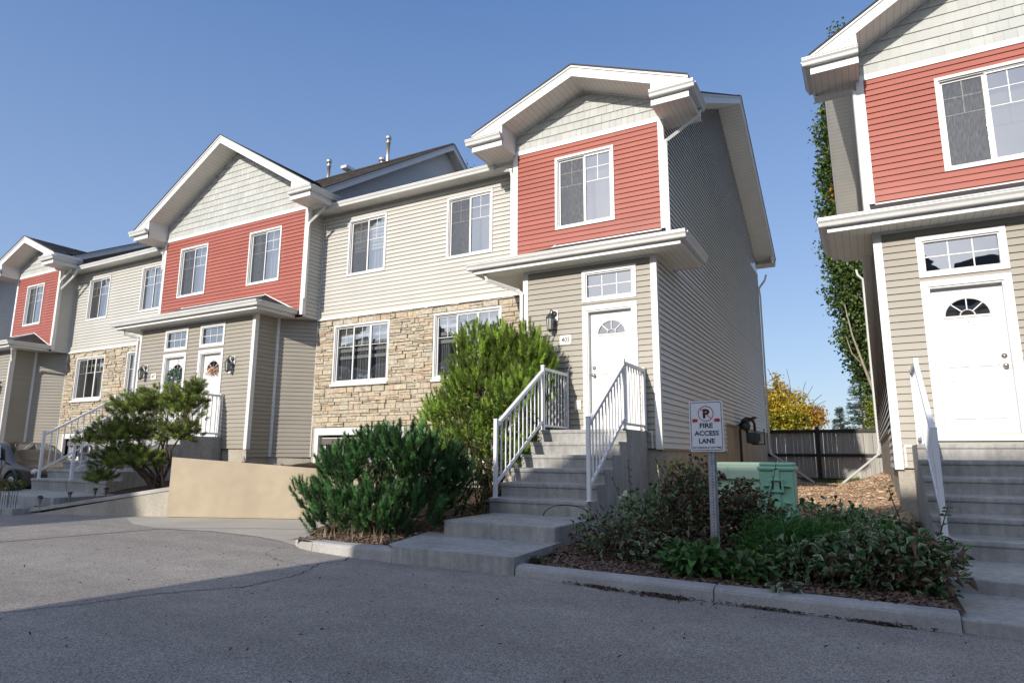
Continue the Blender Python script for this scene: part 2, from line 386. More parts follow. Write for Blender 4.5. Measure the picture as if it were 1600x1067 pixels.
def ring(mb, fr, u0, u1, z0, z1, t, w0, w1, mi=0):
    slab(mb, fr, u0, u0+t, z0, z1, w0, w1, mi); slab(mb, fr, u1-t, u1, z0, z1, w0, w1, mi)
    slab(mb, fr, u0+t, u1-t, z1-t, z1, w0, w1-.001, mi); slab(mb, fr, u0+t, u1-t, z0, z0+t, w0, w1-.001, mi)
GUT = [(0,0),(.075,0),(.083,.012),(.092,.05),(.118,.082),(.118,.10),(.128,.106),(.128,.125),(0,.125)]
def gutter(mb, p0, p1, out, mi=0):
    p0 = Vector(p0); p1 = Vector(p1); o = Vector(out); L = (p1-p0)
    mb.prism(GUT, lambda u,v,t: p0 + L*t + o*u + Vector((0,0,v)), 0, 1, mi)
def shingled(mb, p0, p1, p2, p3, mi=0, tab=.28, course=.145):
    """p0-p1 eave, p3-p2 ridge; every tab is its own small raised quad"""
    p0, p1, p2, p3 = map(Vector, (p0,p1,p2,p3)); n = (p1-p0).cross(p3-p0)
    if n.length < 1e-6: n = (p1-p0).cross(p2-p0)
    n.normalize()
    if n.z < 0: n = -n
    H = max((p3-p0).length, (p2-p1).length); R = max(1, int(H/course))
    for i in range(R):
        a, b = i/R, min(1., (i+1.12)/R)
        A0, A1 = p0.lerp(p3,a), p1.lerp(p2,a); B0, B1 = p0.lerp(p3,b), p1.lerp(p2,b)
        W = (A1-A0).length
        if W < .02: continue
        s = -random.random()*tab
        while s < W:
            e = s+tab*random.uniform(.6,1.3); u, v = max(0,s)/W, min(W,e-.004)/W; o = random.uniform(.006,.014)
            if v > u:
                q = len(mb.v)
                mb.v += [tuple(A0.lerp(A1,u)+n*o), tuple(A0.lerp(A1,v)+n*o), tuple(B0.lerp(B1,v)+n*.001), tuple(B0.lerp(B1,u)+n*.001), tuple(A0.lerp(A1,u)-n*.004), tuple(A0.lerp(A1,v)-n*.004)]
                mb.f += [(q,q+1,q+2,q+3),(q+4,q+5,q+1,q)]; mb.m += [mi,mi]; mb.sm += [False,False]
            s = e
    mb.poly([tuple(q-n*.006) for q in (p0,p1,p2,p3)] if (p2-p3).length > 1e-3 else [tuple(q-n*.006) for q in (p0,p1,p2)], mi)

# ------------------------------------------------------------------ text
def text_mesh(mb, txt, fr, uc, zc, size, w, width=None, bold=0., mi=0, shear=0, mirror=1):
    cu = bpy.data.curves.new('t', 'FONT'); cu.body = txt; cu.size = 1; cu.offset = bold; cu.align_x = 'CENTER'; cu.resolution_u = 3; cu.shear = shear
    ob = bpy.data.objects.new('t', cu); COL.objects.link(ob); bpy.context.view_layer.update()
    me = bpy.data.meshes.new_from_object(ob.evaluated_get(bpy.context.evaluated_depsgraph_get()))
    V = np.array([v.co[:] for v in me.vertices]); x0, y0 = V[:,0].min(), V[:,1].min(); x1, y1 = V[:,0].max(), V[:,1].max()
    sy = size/(y1-y0); sx = (width/(x1-x0)) if width else sy; b = len(mb.v)
    for v in V: mb.v.append(fr(uc+mirror*(v[0]-(x0+x1)/2)*sx, zc+(v[1]-(y0+y1)/2)*sy, w))
    for p in me.polygons: mb.f.append(tuple(b+i for i in p.vertices)); mb.m.append(mi); mb.sm.append(False)
    bpy.data.objects.remove(ob); bpy.data.curves.remove(cu); bpy.data.meshes.remove(me)

# ------------------------------------------------------------------ windows and doors
def window(root, fr, u0, u1, z0, z1, panes=2, grid='slider', curtain=None, screen=(0,), blind=None, shade=False, sill=False):
    """white vinyl window: frame > panes, sash bars, screens; grid: slider (two lights) or triple"""
    t = .048; mb = MB(); ring(mb, fr, u0, u1, z0, z1, t, -.03, .032)
    ring(mb, fr, u0+t, u1-t, z0+t, z1-t, .018, -.07, .004)
    if sill: slab(mb, fr, u0-.02, u1+.02, z0-.055, z0-.002, .0, .075)
    f = mb.build('window', m_vinyl, root)
    a0, a1, b0, b1 = u0+t+.018, u1-t-.018, z0+t+.018, z1-t-.018
    W = (a1-a0)/panes; H = b1-b0
    sash = MB(); gl = MB(); gr = MB(); sc = MB()
    for i in range(panes):
        p, q = a0+i*W, a0+(i+1)*W; wo = -.055 if (i == 0 and panes == 2) or (panes == 3 and i == 0) else -.03
        ring(sash, fr, p+.001, q-.001, b0, b1, .03, wo-.02, wo+.02)
        gl.poly([fr(p+.02,b0+.02,wo), fr(q-.02,b0+.02,wo), fr(q-.02,b1-.02,wo), fr(p+.02,b1-.02,wo)])
        g = .0065; mid = (p+q)/2
        if grid == 'slider':
            hs = [b1-.2*H, b1-.4*H]; zb = b1-.4*H
        elif grid == 'triple': hs = [b1-.36*H]; zb = b1-.36*H
        else: hs = []; zb = None
        for h in hs: slab(gr, fr, p+.03, q-.03, h-g, h+g, wo-.006, wo+.004)
        if zb: slab(gr, fr, mid-g, mid+g, zb, b1-.03, wo-.007, wo+.005)
        if i in screen: sc.poly([fr(p+.03,b0+.03,wo+.013), fr(q-.03,b0+.03,wo+.013), fr(q-.03,b1-.03,wo+.013), fr(p+.03,b1-.03,wo+.013)])
    sash.build('sash', m_vinyl, f); gl.build('pane', m_glass, f); 
    if gr.f: gr.build('grille', m_vinyl, f)
    if sc.f: sc.build('insect_screen', m_screen, f)
    if curtain:
        for (c0, c1) in curtain:
            cb = MB(); n = 40; x0, x1 = a0+c0*(a1-a0), a0+c1*(a1-a0)
            zz = [b1+.03, (b0+b1)/2, b0-.02]; rows = []
            for k in range(n+1):
                x = x0+(x1-x0)*k/n; rows.append([fr(x + .01*math.sin(k*2.1+z*3), z, -.17+.028*math.sin(k*1.35)+.012*math.sin(k*.6+2)) for z in zz])
            for k in range(n):
                for r in range(2): cb.poly([rows[k][r], rows[k+1][r], rows[k+1][r+1], rows[k][r+1]], smooth=True)
            cb.build('curtain', m_curt, f)
    if blind:
        bb = MB(); zt = b1; n = int((blind[1]*H)/.09)
        for k in range(n):
            if blind[0] == 'zebra' and k % 2: continue
            hgt = .1 if blind[0] == 'zebra' else .088
            bb.poly([fr(a0,zt-k*.09,-.13), fr(a1,zt-k*.09,-.13), fr(a1,zt-k*.09-hgt+.02,-.125), fr(a0,zt-k*.09-hgt+.02,-.125)])
        bb.build('blind', m_blind, f)
    if shade:
        sb = MB(); sb.poly([fr(a0-.1,b0-.1,-.42), fr(a1+.1,b0-.1,-.42), fr(a1+.1,b1+.1,-.40), fr(a0-.1,b1+.1,-.40)]); sb.build('blind', m_shade, f)
    return f
def transom(root, fr, u0, u1, z0, z1):
    mb = MB(); ring(mb, fr, u0, u1, z0, z1, .07, -.03, .03); ring(mb, fr, u0+.07, u1-.07, z0+.07, z1-.07, .022, -.06, .008)
    f = mb.build('transom_window', m_vinyl, root); gl = MB(); g = MB()
    a0, a1, b0, b1 = u0+.092, u1-.092, z0+.092, z1-.092
    gl.poly([fr(a0,b0,-.03), fr(a1,b0,-.03), fr(a1,b1,-.03), fr(a0,b1,-.03)])
    for k in (1,2): x = a0+(a1-a0)*k/3; slab(g, fr, x-.008, x+.008, b0, b1, -.036, -.024)
    zc = (b0+b1)/2; slab(g, fr, a0, a1, zc-.008, zc+.008, -.037, -.023)
    gl.build('pane', m_glass, f); g.build('grille', m_vinyl, f)
def door(root, fr, u0, u1, z0, z1, hinge=1, fan=True):
    """u0..u1 x z0..z1 is the outside of the casing; hinge=1: knob on the low-u side"""
    t = .085; mb = MB()
    slab(mb, fr, u0, u0+t, z0, z1, -.02, .03); slab(mb, fr, u1-t, u1, z0, z1, -.02, .03); slab(mb, fr, u0+t, u1-t, z1-t, z1, -.02, .029)
    slab(mb, fr, u0+t-.001, u0+t+.022, z0, z1-t, -.16, .012); slab(mb, fr, u1-t-.022, u1-t+.001, z0, z1-t, -.16, .012); slab(mb, fr, u0+t, u1-t, z1-t-.024, z1-t+.001, -.16, .011)
    slab(mb, fr, u0-.01, u1+.01, z0-.075, z0-.002, -.02, .06)
    fo = mb.build('door_casing', m_vinyl, root)
    a0, a1, b0, b1 = u0+t+.022, u1-t-.022, z0+.03, z1-t-.026; W = a1-a0; H = b1-b0; wd = -.085
    d = MB(); cx = (a0+a1)/2; fz = b0+H*.80; R = W*.31
    # slab face with a half-round light cut as a ring of quads
    n = 16; arc = [(cx+R*math.cos(math.pi*k/n), fz+R*.92*math.sin(math.pi*k/n)) for k in range(n+1)]
    d.poly([fr(a0,b0,wd), fr(a1,b0,wd), fr(a1,fz,wd), fr(a0,fz,wd)])
    out = [(a1,fz),(a1,b1),(a0,b1),(a0,fz)]
    def outer(k):
        x, z = arc[k]; s = k/n
        per = [(a1,fz),(a1,b1),(a0,b1),(a0,fz)]; Ls = [b1-fz, W, b1-fz]; T = s*sum(Ls)
        if T < Ls[0]: return (a1, fz+T)
        if T < Ls[0]+Ls[1]: return (a1-(T-Ls[0]), b1)
        return (a0, b1-(T-Ls[0]-Ls[1]))
    for k in range(n):
        o0, o1 = outer(k), outer(k+1)
        pts = [arc[k], o0]
        for cpt in ((a1,b1),(a0,b1)):
            if (o0[0] == a1 and o1[1] == b1 and cpt == (a1,b1) and o0[1] < b1) or (o0[1] == b1 and o1[0] == a0 and cpt == (a0,b1) and o1[1] < b1): pts.append(cpt)
        pts += [o1, arc[k+1]]
        d.poly([fr(x,z,wd) for x, z in pts])
    # embossed panels: raised moulding rings
    for (px0, px1, pz0, pz1) in ((.15,.44,.44,.735),(.56,.85,.44,.735),(.15,.44,.09,.355),(.56,.85,.09,.355)):
        x0, x1, y0, y1 = a0+px0*W, a0+px1*W, b0+pz0*H, b0+pz1*H
        for e, w0_, w1_ in ((0,0,.012),(.018,.012,.0),(.035,.0,.014),(.05,.014,.006)):
            pass
        lv = [(0,0),(.012,.012),(.026,.004),(.045,.011)]
        for (e0,h0),(e1,h1) in zip(lv, lv[1:]):
            A = [(x0+e0,y0+e0),(x1-e0,y0+e0),(x1-e0,y1-e0),(x0+e0,y1-e0)]; B = [(x0+e1,y0+e1),(x1-e1,y0+e1),(x1-e1,y1-e1),(x0+e1,y1-e1)]
            for i in range(4): j = (i+1) % 4; d.poly([fr(*A[i],wd+h0+.0005), fr(*A[j],wd+h0+.0005), fr(*B[j],wd+h1+.0005), fr(*B[i],wd+h1+.0005)])
        e, h = lv[-1]; d.poly([fr(x0+e,y0+e,wd+h+.0005), fr(x1-e,y0+e,wd+h+.0005), fr(x1-e,y1-e,wd+h+.0005), fr(x0+e,y1-e,wd+h+.0005)])
    do = d.build('door', m_door, root)
    fg = MB(); fg.poly([fr(x,z,wd-.012) for x, z in arc]); fg.build('fanlight_pane', m_glassdark, do)
    fm = MB()
    for rr, ww, dd in ((1.0,.03,.014),(.36,.014,.01)):
        for k in range(n):
            a, b = math.pi*k/n, math.pi*(k+1)/n
            q = lambda an, r: (cx+r*math.cos(an), fz+r*.92*math.sin(an))
            r0, r1 = R*rr-(.0 if rr == 1 else ww), R*rr+(ww if rr == 1 else 0)
            P = [q(a,r0),q(b,r0),q(b,r1),q(a,r1)]
            fm.poly([fr(*P[0],wd+dd*.3), fr(*P[1],wd+dd*.3), fr(*P[2],wd+dd), fr(*P[3],wd+dd)])
            fm.poly([fr(*P[3],wd+dd), fr(*P[2],wd+dd), fr(*P[2],wd), fr(*P[3],wd)])
    slab(fm, fr, cx-R-.03, cx+R+.03, fz-.028, fz, wd, wd+.013)
    for an in (45, 90, 135):
        a = math.radians(an); p = [(cx+R*.34*math.cos(a), fz+R*.34*.92*math.sin(a)), (cx+R*math.cos(a), fz+R*.92*math.sin(a))]
        fm.bar(fr(*p[0],wd-.004), fr(*p[1],wd-.004), .014, .014, up=tuple(fr.n))
    fm.build('fanlight_trim', m_door, do)
    kb = MB(); ku = a0+.065 if hinge == 1 else a1-.065
    for kz in (b0+.875, b0+1.01):
        c = Vector(fr(ku,kz,wd)); pr = [(.0,-.0),(.033,.0),(.033,.008),(.014,.012)] + ([(.013,.03),(.028,.04),(.031,.055),(.022,.068),(0,.07)] if kz < b0+.95 else [(.024,.014),(.024,.02),(0,.022)])
        kb.lathe([(r,-h) for r,h in pr], c, 16, axis='y')
    kb.build('door_knob', m_knob, do)
    ph = MB(); ph.lathe([(0,-.004),(.007,-.004),(.008,0)], fr(cx,b0+.735*H+.035,wd), 10, axis='y'); ph.build('peephole', m_knob, do)
    th = MB(); slab(th, fr, u0+t, u1-t, z0-.002, z0+.028, -.16, .03); th.build('threshold', m_alum, root)
    return do
def wall_lamp(root, fr, u, z):
    """coach lantern on a small white block"""
    w = MB(); slab(w, fr, u-.085, u+.095, z-.03, z+.17, .0, .035); blk = w.build('lamp_block', m_vinyl, root)
    mb = MB(); c = Vector(fr(u+.02,z+.1,.035)); mb.lathe([(0,-.03),(.05,-.025),(.062,0)], c, 14, axis='y')
    h = Vector(fr(u-.01,z,.15))
    mb.tube([fr(u+.02,z+.1,.05), fr(u+.01,z+.155,.09), fr(u,z+.165,.13), fr(u-.01,z+.12,.15)], .011, 8)
    mb.lathe([(.0,.13),(.012,.125),(.014,.1),(.03,.085),(.05,.06),(.078,.02),(.08,.0),(.07,-.005)], h, 8, smooth=False)
    mb.lathe([(.052,-.20),(.05,-.215),(.02,-.235),(.008,-.26),(0,-.262)], h, 8, smooth=False)
    for k in range(8):
        a = 2*math.pi*k/8; mb.bar(h+Vector((.072*math.cos(a),.072*math.sin(a),0)), h+Vector((.052*math.cos(a),.052*math.sin(a),-.205)), .008, .008)
    mb.tube([fr(u+.03,z-.0,.03), fr(u+.06,z-.16,.06), fr(u+.05,z-.2,.1), fr(u+.01,z-.2,.12)], .007, 6)
    o = mb.build('wall_lamp', m_black, root)
    g = MB(); g.lathe([(.066,-.004),(.047,-.2)], h, 8, smooth=False); g.build('lamp_glass', m_lampglass, o)
def number_plate(root, fr, u, z, txt):
    w, h, c = .115, .085, .022
    mb = MB(); P = [(-w,-h+c),(-w+c,-h),(w-c,-h),(w,-h+c),(w,h-c),(w-c,h),(-w+c,h),(-w,h-c)]
    mb.prism(P, lambda a,b,t: fr(u+a,z+b,t), .016, .028)
    o = mb.build('number_plate', m_plate, root); t = MB(); text_mesh(t, txt, fr, u, z, .092, .0295, width=.165, bold=.012, shear=.15); t.build('house_number', m_ink, o)
def downspout(root, pts, w=.062):
    mb = MB(); pts = [Vector(p) for p in pts]
    for a, b in zip(pts, pts[1:]):
        d = (b-a).normalized(); e = .0
        mb.tube([a-d*.012, b+d*.012], w*.62, 4, smooth=False)
    for p in pts[1:-1]: mb.tube([p-Vector((0,0,.02)), p+Vector((0,0,.02))], w*.66, 4, smooth=False)
    return mb.build('downspout', m_gutter, root)

# ------------------------------------------------------------------ the townhouses
YB, YE, YM, YR, YRIDGE = 11.215, 10.41, 11.79, 23.05, 17.25
ZL, ZS, ZR, ZT = 1.24, 4.528, 5.256, 7.405
LIP = .016
def corner(mb, x, y, z0, z1, sx, sy, w=.085):
    """outside corner trim post wrapping x,y (sx, sy point outwards)"""
    t = .024
    mb.box(*(sorted((x-sx*w, x+sx*t))), *(sorted((y, y+sy*t))), z0, z1)
    mb.box(*(sorted((x+sx*.0005, x+sx*(t-.0005)))), *(sorted((y-sy*w, y-sy*.001))), z0, z1)
def gable_front(root, P, xb1, xb2, slope, dz, tipL, tipR):
    """street gable over the bay: shake wall, rake boards, soffits, box returns"""
    xc = (xb1+xb2)/2; half = (xb2-xb1)/2; yg = 10.60
    za = ZT+dz + (P['apex']); ztop = za+.235
    sof = lambda x: za - slope*abs(x-xc)
    fr = front(YB)
    w = MB(); z0 = ZT+dz+.095
    def lo(z): return max(xb1+.05, xc-(za-z)/slope)
    def hi(z): return min(xb2-.05, xc+(za-z)/slope)
    shakes(w, fr, z0, za-.01, lo, hi); w.build('gable_wall', m_shake, root)
    bk = MB(); bk.poly([fr(xb1,z0,-.004), fr(xb2,z0,-.004), fr(xb2,sof(xb2),-.004), fr(xc,za,-.004), fr(xb1,sof(xb1),-.004)]); bk.build('gable_backing', m_shake, root)
    tr = MB(); slab(tr, fr, xb1, xb2, ZT+dz, ZT+dz+.095, 0, .026)
    for s, xe in ((-1, xb1), (1, xb2)):   # thin J-trim where soffit meets gable wall
        tr.bar(fr(xc,za-.012,.012), fr(xe,sof(xe)-.012,.012), .026, .026, up=(0,-1,0))
    tr.build('gable_trim', m_white, root)
    R = MB(); F = MB(); SO = MB(); G = MB(); BR = MB(); SB = MB()
    y3 = 10.95 + (ztop-(7.69+dz))/P['mslope']
    for s, tip in ((-1, tipL), (1, tipR)):
        xe = xb1 if s < 0 else xb2; xt = xe + s*tip; zt = ztop - slope*abs(xt-xc)
        a, b, c, d = (xt,yg-.03,zt),(xt,11.0,zt),(xc,y3,ztop),(xc,yg-.03,ztop)
        shingled(R, a, b, c, d) if s > 0 else shingled(R, b, a, d, c)
        # rake fascia
        F.prism([(xt,zt-.235),(xt,zt-.012),(xc,ztop-.012),(xc,ztop-.235)], lambda u,v,t: (u,t,v), yg, yg+.03)
        F.prism([(xt,zt-.05),(xt,zt-.008),(xc,ztop-.008),(xc,ztop-.05)], lambda u,v,t: (u,t,v), yg-.022, yg-.0005)
        R.prism([(xt,zt-.008),(xt,zt+.02),(xc,ztop+.02),(xc,ztop-.008)], lambda u,v,t: (u,t,v), yg-.038, yg+.06)
        # sloped soffit
        SO.poly([(xc,yg+.03,za),(xc,YB,za),(xe,YB,sof(xe)),(xe,yg+.03,sof(xe))])
        # box return
        zb, zb2 = ZT+dz+.015, sof(xe)
        x0, x1 = sorted((xe-s*.03, xt-s*.0))
        BR.poly([(xe-s*.03,yg+.002,zb),(xe-s*.03,YB,zb),(xe-s*.03,YB,zb2+.02),(xe-s*.03,yg+.002,zb2+.02)])
        BR.box(x0, x1, yg+.001, yg+.03, zb-.012, zb+.19)
        BR.box(*sorted((xt-s*.03, xt)), yg+.03, 11.55, zb-.012, zb+.2)
        BR.poly([(xt,yg+.012,zb+.17),(xe-s*.03,yg+.012,zb+.17),(xe-s*.03,yg+.012,zb2+.14),(xt,yg+.012,zt-.02)])
        BR.poly([(xt-s*.004,yg+.02,zb+.1),(xt-s*.004,11.5,zb+.1),(xt-s*.004,11.5,zt),(xt-s*.004,yg+.02,zt)])
        SB.poly([(x0,yg+.02,zb),(x1,yg+.02,zb),(x1,11.62,zb),(x0,11.62,zb)])
        gx = [xe-s*.035, xt+s*.11]
        gutter(G, (min(gx),yg,zb+.12), (max(gx),yg,zb+.12), (0,-1,0))
        gutter(G, (xt,yg,zb+.12), (xt,11.5 if tip < .7 else 11.47,zb+.12), (s,0,0))
    ro = P['roof_obj']; R.build('gable_roof', m_roof, root); F.build('rake_board', m_white, root); SO.build('gable_soffit', m_soffx, root)
    BR.build('box_return', m_white, root); SB.build('return_soffit', m_soffx, root); G.build('gutter', m_gutter, root)
def main_roof(root, x0, x1, slope, ze, y0=10.95, rakeL=None, rakeR=None, wallL=None, wallR=None, dz=0, name='roof', detail=True):
    """gable roof with its ridge along the street; rakeX: verge with board + soffit outside wallX"""
    zr = ze+slope*(YRIDGE-y0); y1 = 2*YRIDGE-y0; R = MB()
    if detail: shingled(R, (x0,y0,ze), (x1,y0,ze), (x1,YRIDGE,zr), (x0,YRIDGE,zr))
    else: R.poly([(x0,y0,ze),(x1,y0,ze),(x1,YRIDGE,zr),(x0,YRIDGE,zr)])
    R.poly([(x1,y1,ze),(x0,y1,ze),(x0,YRIDGE,zr),(x1,YRIDGE,zr)])
    R.box(x0, x1, YRIDGE-.1, YRIDGE+.1, zr-.03, zr+.015)
    ro = R.build(name, m_roof, root)
    F = MB(); SO = MB(); F2 = MB(); h = .215
    for xr, xw, s in ((rakeL, wallL, -1), (rakeR, wallR, 1)):
        if xr is None: continue
        for ya, yb in ((y0, YRIDGE), (y1, YRIDGE)):
            F.prism([(ya,ze-h),(ya,ze-.012),(yb,zr-.012),(yb,zr-h)], lambda u,v,t: (t,u,v), *sorted((xr, xr-s*.03)))
            F.prism([(ya,ze-.05),(ya,ze-.006),(yb,zr-.006),(yb,zr-.05)], lambda u,v,t: (t,u,v), *sorted((xr+s*.0005, xr+s*.02)))
            SO.poly([(xr,ya,ze-h+.01),(xr,yb,zr-h+.01),(xw,yb,zr-h+.01),(xw,ya,ze-h+.01)])
        # boxed foot at the back corner
        F.box(*sorted((xw-s*.02, xr)), YR-.02, y1+.02, ze-.24, ze-.02)
        SO.poly([(xw,YR-.35,ze-.245),(xr,YR-.35,ze-.245),(xr,y1,ze-.245),(xw,y1,ze-.245)])
        F.prism([(YR-.38,ze-.235),(y1,ze-.235),(y1,ze-.05),(YR-.38,ze+.0)], lambda u,v,t: (t,u,v), *sorted((xr-s*.031, xr-s*.06)))
        F.box(*sorted((xr-s*.6, xr)), y1, y1+.11, ze-.15, ze-.02)
    for xr, s in ((rakeL,-1),(rakeR,1)):
        if xr is None: continue
        for ya, yb in ((y0, YRIDGE), (y1, YRIDGE)): F2.prism([(ya,ze-.006),(ya,ze+.022),(yb,zr+.022),(yb,zr-.006)], lambda u,v,t: (t,u,v), *sorted((xr+s*.035, xr-s*.06)))
    if F2.f: F2.build('roof_edge', m_roof, ro)
    if F.f: F.build('verge_board', m_white, ro); SO.build('verge_soffit', m_soffy, ro)
    return ro
def side_wall(root, x, s, zl, dz, slope, ze, zl_back, mat_, hole_y=15.9, name='side_wall'):
    """end wall: boards from the street corner to the back, up to the sloping soffit"""
    fr = rside(x) if s > 0 else lside(x); mb = MB()
    top = lambda y: (ze-.215+.01) + slope*((YRIDGE-10.95) - abs(y-YRIDGE))
    lp = .030
    siding(mb, fr, zl, zl_back, YE, hole_y, lip=lp)
    z1 = zl+math.ceil((ZS+dz-zl)/.1016)*.1016; zs = zl+round((zl_back-zl)/.1016)*.1016
    siding(mb, fr, zl_back, z1, YE, YR, lip=lp)
    zt = top(YRIDGE); zw = top(YR)
    lo = lambda z: max(YB, YRIDGE-((zt-z)/slope)); hi = lambda z: min(YR, YRIDGE+((zt-z)/slope))
    siding(mb, fr, z1, zt-.02, lo, hi, lip=lp)
    mb.build(name, mat_, root)
def canopy(root, cx1, cx2, xw1, xw2, flushL, flushR, dz, xb1, xb2, xe1, xe2):
    """small roof over the doors with gutter, fascia, boarded soffit and hipped ends"""
    ze = 4.70+dz; yo = 10.02; zw = ZR+dz; zs = ZS+dz; k = (zw-ze)/(YB-yo)
    R = MB(); F = MB(); SO = MB(); G = MB()
    L = (cx1, xw1, flushL); Rr = (cx2, xw2, flushR)
    pl = [(cx1,yo,ze),(cx2,yo,ze)]
    if flushR: R.poly([(cx2,yo,ze),(cx2,11.58,ze),(xw2,11.58,ze+k*(cx2-xw2)),(xw2,yo+(cx2-xw2),ze+k*(cx2-xw2))]); pl += [(xw2,yo+(cx2-xw2),ze+k*(cx2-xw2)),(xw2,YB,zw)]
    else: R.poly([(cx2,yo,ze),(cx2,YB,ze),(cx2-(YB-yo),YB,zw)]); pl += [(cx2-(YB-yo),YB,zw)]
    if flushL: R.poly([(cx1,yo,ze),(cx1,11.58,ze),(xw1,11.58,ze+k*(xw1-cx1)),(xw1,yo+(xw1-cx1),ze+k*(xw1-cx1))]); pl += [(xw1,YB,zw),(xw1,yo+(xw1-cx1),ze+k*(xw1-cx1))]
    else: R.poly([(cx1,yo,ze),(cx1,YB,ze),(cx1+(YB-yo),YB,zw)]); pl += [(cx1+(YB-yo),YB,zw)]
    R.poly(pl)
    if not flushR: shingled(R, (cx2,yo,ze+.004),(cx2,YB,ze+.004),(cx2-(YB-yo),YB,zw+.004),(cx2-(YB-yo),YB,zw+.004))
    R.build('canopy_roof', m_roof, root)
    # step flashing on the bay wall
    fl = MB()
    a, b = (xw2 if flushR else cx2-(YB-yo)), (xw1 if flushL else cx1+(YB-yo))
    fl.bar((b,YB-.014,zw-.004),(a,YB-.014,zw-.004),.02,.03)
    for xx, flush, s in ((cx2,flushR,1),(cx1,flushL,-1)):
        if not flush: fl.bar((xx-s*(YB-yo),YB-.014,zw+.01),(xx,YB-.014,ze+.02),.02,.05)
    fl.build('flashing', m_white, root)
    yend = lambda fl_: 11.58 if fl_ else YB-.02
    F.box(cx1, cx2, yo, yo+.03, zs-.005, ze-.01); G0 = 4.598+dz
    gutter(G, (cx1-.11,yo,G0), (cx2+.11,yo,G0), (0,-1,0))
    for xx, flush, s in ((cx2,flushR,1),(cx1,flushL,-1)):
        F.box(*sorted((xx, xx-s*.03)), yo+.03, yend(flush), zs-.005, ze-.01)
        gutter(G, (xx,yo,G0), (xx,yend(flush),G0), (s,0,0))
        if flush:
            xw = xw2 if s > 0 else xw1
            F.prism([(xx,zs),(xx,ze),(xw,ze+k*abs(xx-xw)),(xw,zs)], lambda u,v,t: (u,t,v), 11.55, 11.58)
    SO.poly([(cx1+.0,yo+.02,zs),(cx2,yo+.02,zs),(cx2,YB,zs),(cx1,YB,zs)])
    if flushR: SO.poly([(xw2,YB,zs),(cx2,YB,zs),(cx2,11.57,zs),(xw2,11.57,zs)])
    if flushL: SO.poly([(xw1,YB,zs),(cx1,YB,zs),(cx1,11.57,zs),(xw1,11.57,zs)])
    SO.poly([(xb1,YB,zs+.001),(xb2,YB,zs+.001),(xb2,YM,zs+.001),(xb1,YM,zs+.001)])
    F.build('canopy_fascia', m_white, root); SO.build('canopy_soffit', m_soffx, root); G.build('canopy_gutter', m_gutter, root)
    j = MB(); slab(j, front(YE), xe1, xe2, zs-.035, zs-.001, .0, .03); j.build('soffit_trim', m_white, root)

def bay_block(root, xb1, xb2, xe1, xe2, flushL, flushR, dz, P, bay_windows, doors, lamps, detail=True):
    fe, fb = front(YE), front(YB); zl = ZL+P.get('dl',0)
    zs = ZS+dz
    # entry storey
    holes = []
    for d in doors:
        holes.append((d['u0'], d['u1'], d['zb']-.075, d['zt'])); holes.append((d['u0'], d['u1'], d['tz0'], d['tz1']))
    mb = MB(); siding(mb, fe, zl, zs, xe1, xe2, holes); mb.build('entry_wall', m_tan, root)
    for d in doors:
        door(root, fe, d['u0'], d['u1'], d['zb'], d['zt'], d.get('hinge',1)); transom(root, fe, d['u0'], d['u1'], d['tz0'], d['tz1'])
    # red bay
    hb = [(a,b,c,d) for (a,b,c,d,_) in bay_windows]
    mb = MB(); siding(mb, fb, zs+.05, ZT+dz, xb1, xb2, hb); mb.build('bay_wall', m_red, root)
    for (a,b,c,d,kw) in bay_windows: window(root, fb, a, b, c, d, **kw)
    C = MB()
    for xe, s, fl in ((xe1,-1,flushL),(xe2,1,flushR)): corner(C, xe, YE, zl-.02, zs-.002, s, -1)
    for xb, s in ((xb1,-1),(xb2,1)): corner(C, xb, YB, zs+.055 if not (flushL if s < 0 else flushR) else zs+.2, ZT+dz+.08, s, -1)
    sidew = MB(); lowside = MB()
    for xb, xe, s, fl in ((xb1,xe1,-1,flushL),(xb2,xe2,1,flushR)):
        if fl: continue
        f = rside(xb) if s > 0 else lside(xb)
        siding(sidew, f, zs+.004, ZT+dz+.3, YB, YM)
        # entry return, then the splayed wall under the bay
        f2 = rside(xe) if s > 0 else lside(xe); ya = 11.09
        siding(lowside, f2, zl-.2, zs, YE, ya)
        p, q = Vector((xe,ya,0)), Vector((xb,YM,0)); du = (q-p).normalized(); n = Vector((du.y,-du.x,0)) if s > 0 else Vector((-du.y,du.x,0))
        if n.y > 0: n = -n
        f3 = FR(p, du, n); siding(lowside, f3, zl-.2, zs, .0, (q-p).length)
        slab(C, f3, -.02, .055, zl-.2, zs-.003, 0, .03); slab(C, f3, (q-p).length-.03, (q-p).length, zl-.2, zs-.004, 0, .024)
        C.box(xb-.03*(s<0), xb+.03*(s>0)+.0, YM-.03, YM-.002, zs+.005, ZT+dz)
    if sidew.f: sidew.build('bay_side_wall', m_cream, root); lowside.build('splayed_wall', m_tan, root)
    C.build('corner_trim', m_white, root)
    for (u, z) in lamps: wall_lamp(root, fe, u, z)
def foundation(root, pts, z1, z0=-.3):
    mb = MB(); n = len(pts)
    for i in range(n-1):
        (x0,y0),(x1,y1) = pts[i], pts[i+1]; mb.poly([(x0,y0,z0),(x1,y1,z0),(x1,y1,z1 if not callable(z1) else z1(x1,y1)),(x0,y0,z1 if not callable(z1) else z1(x0,y0))])
    return mb
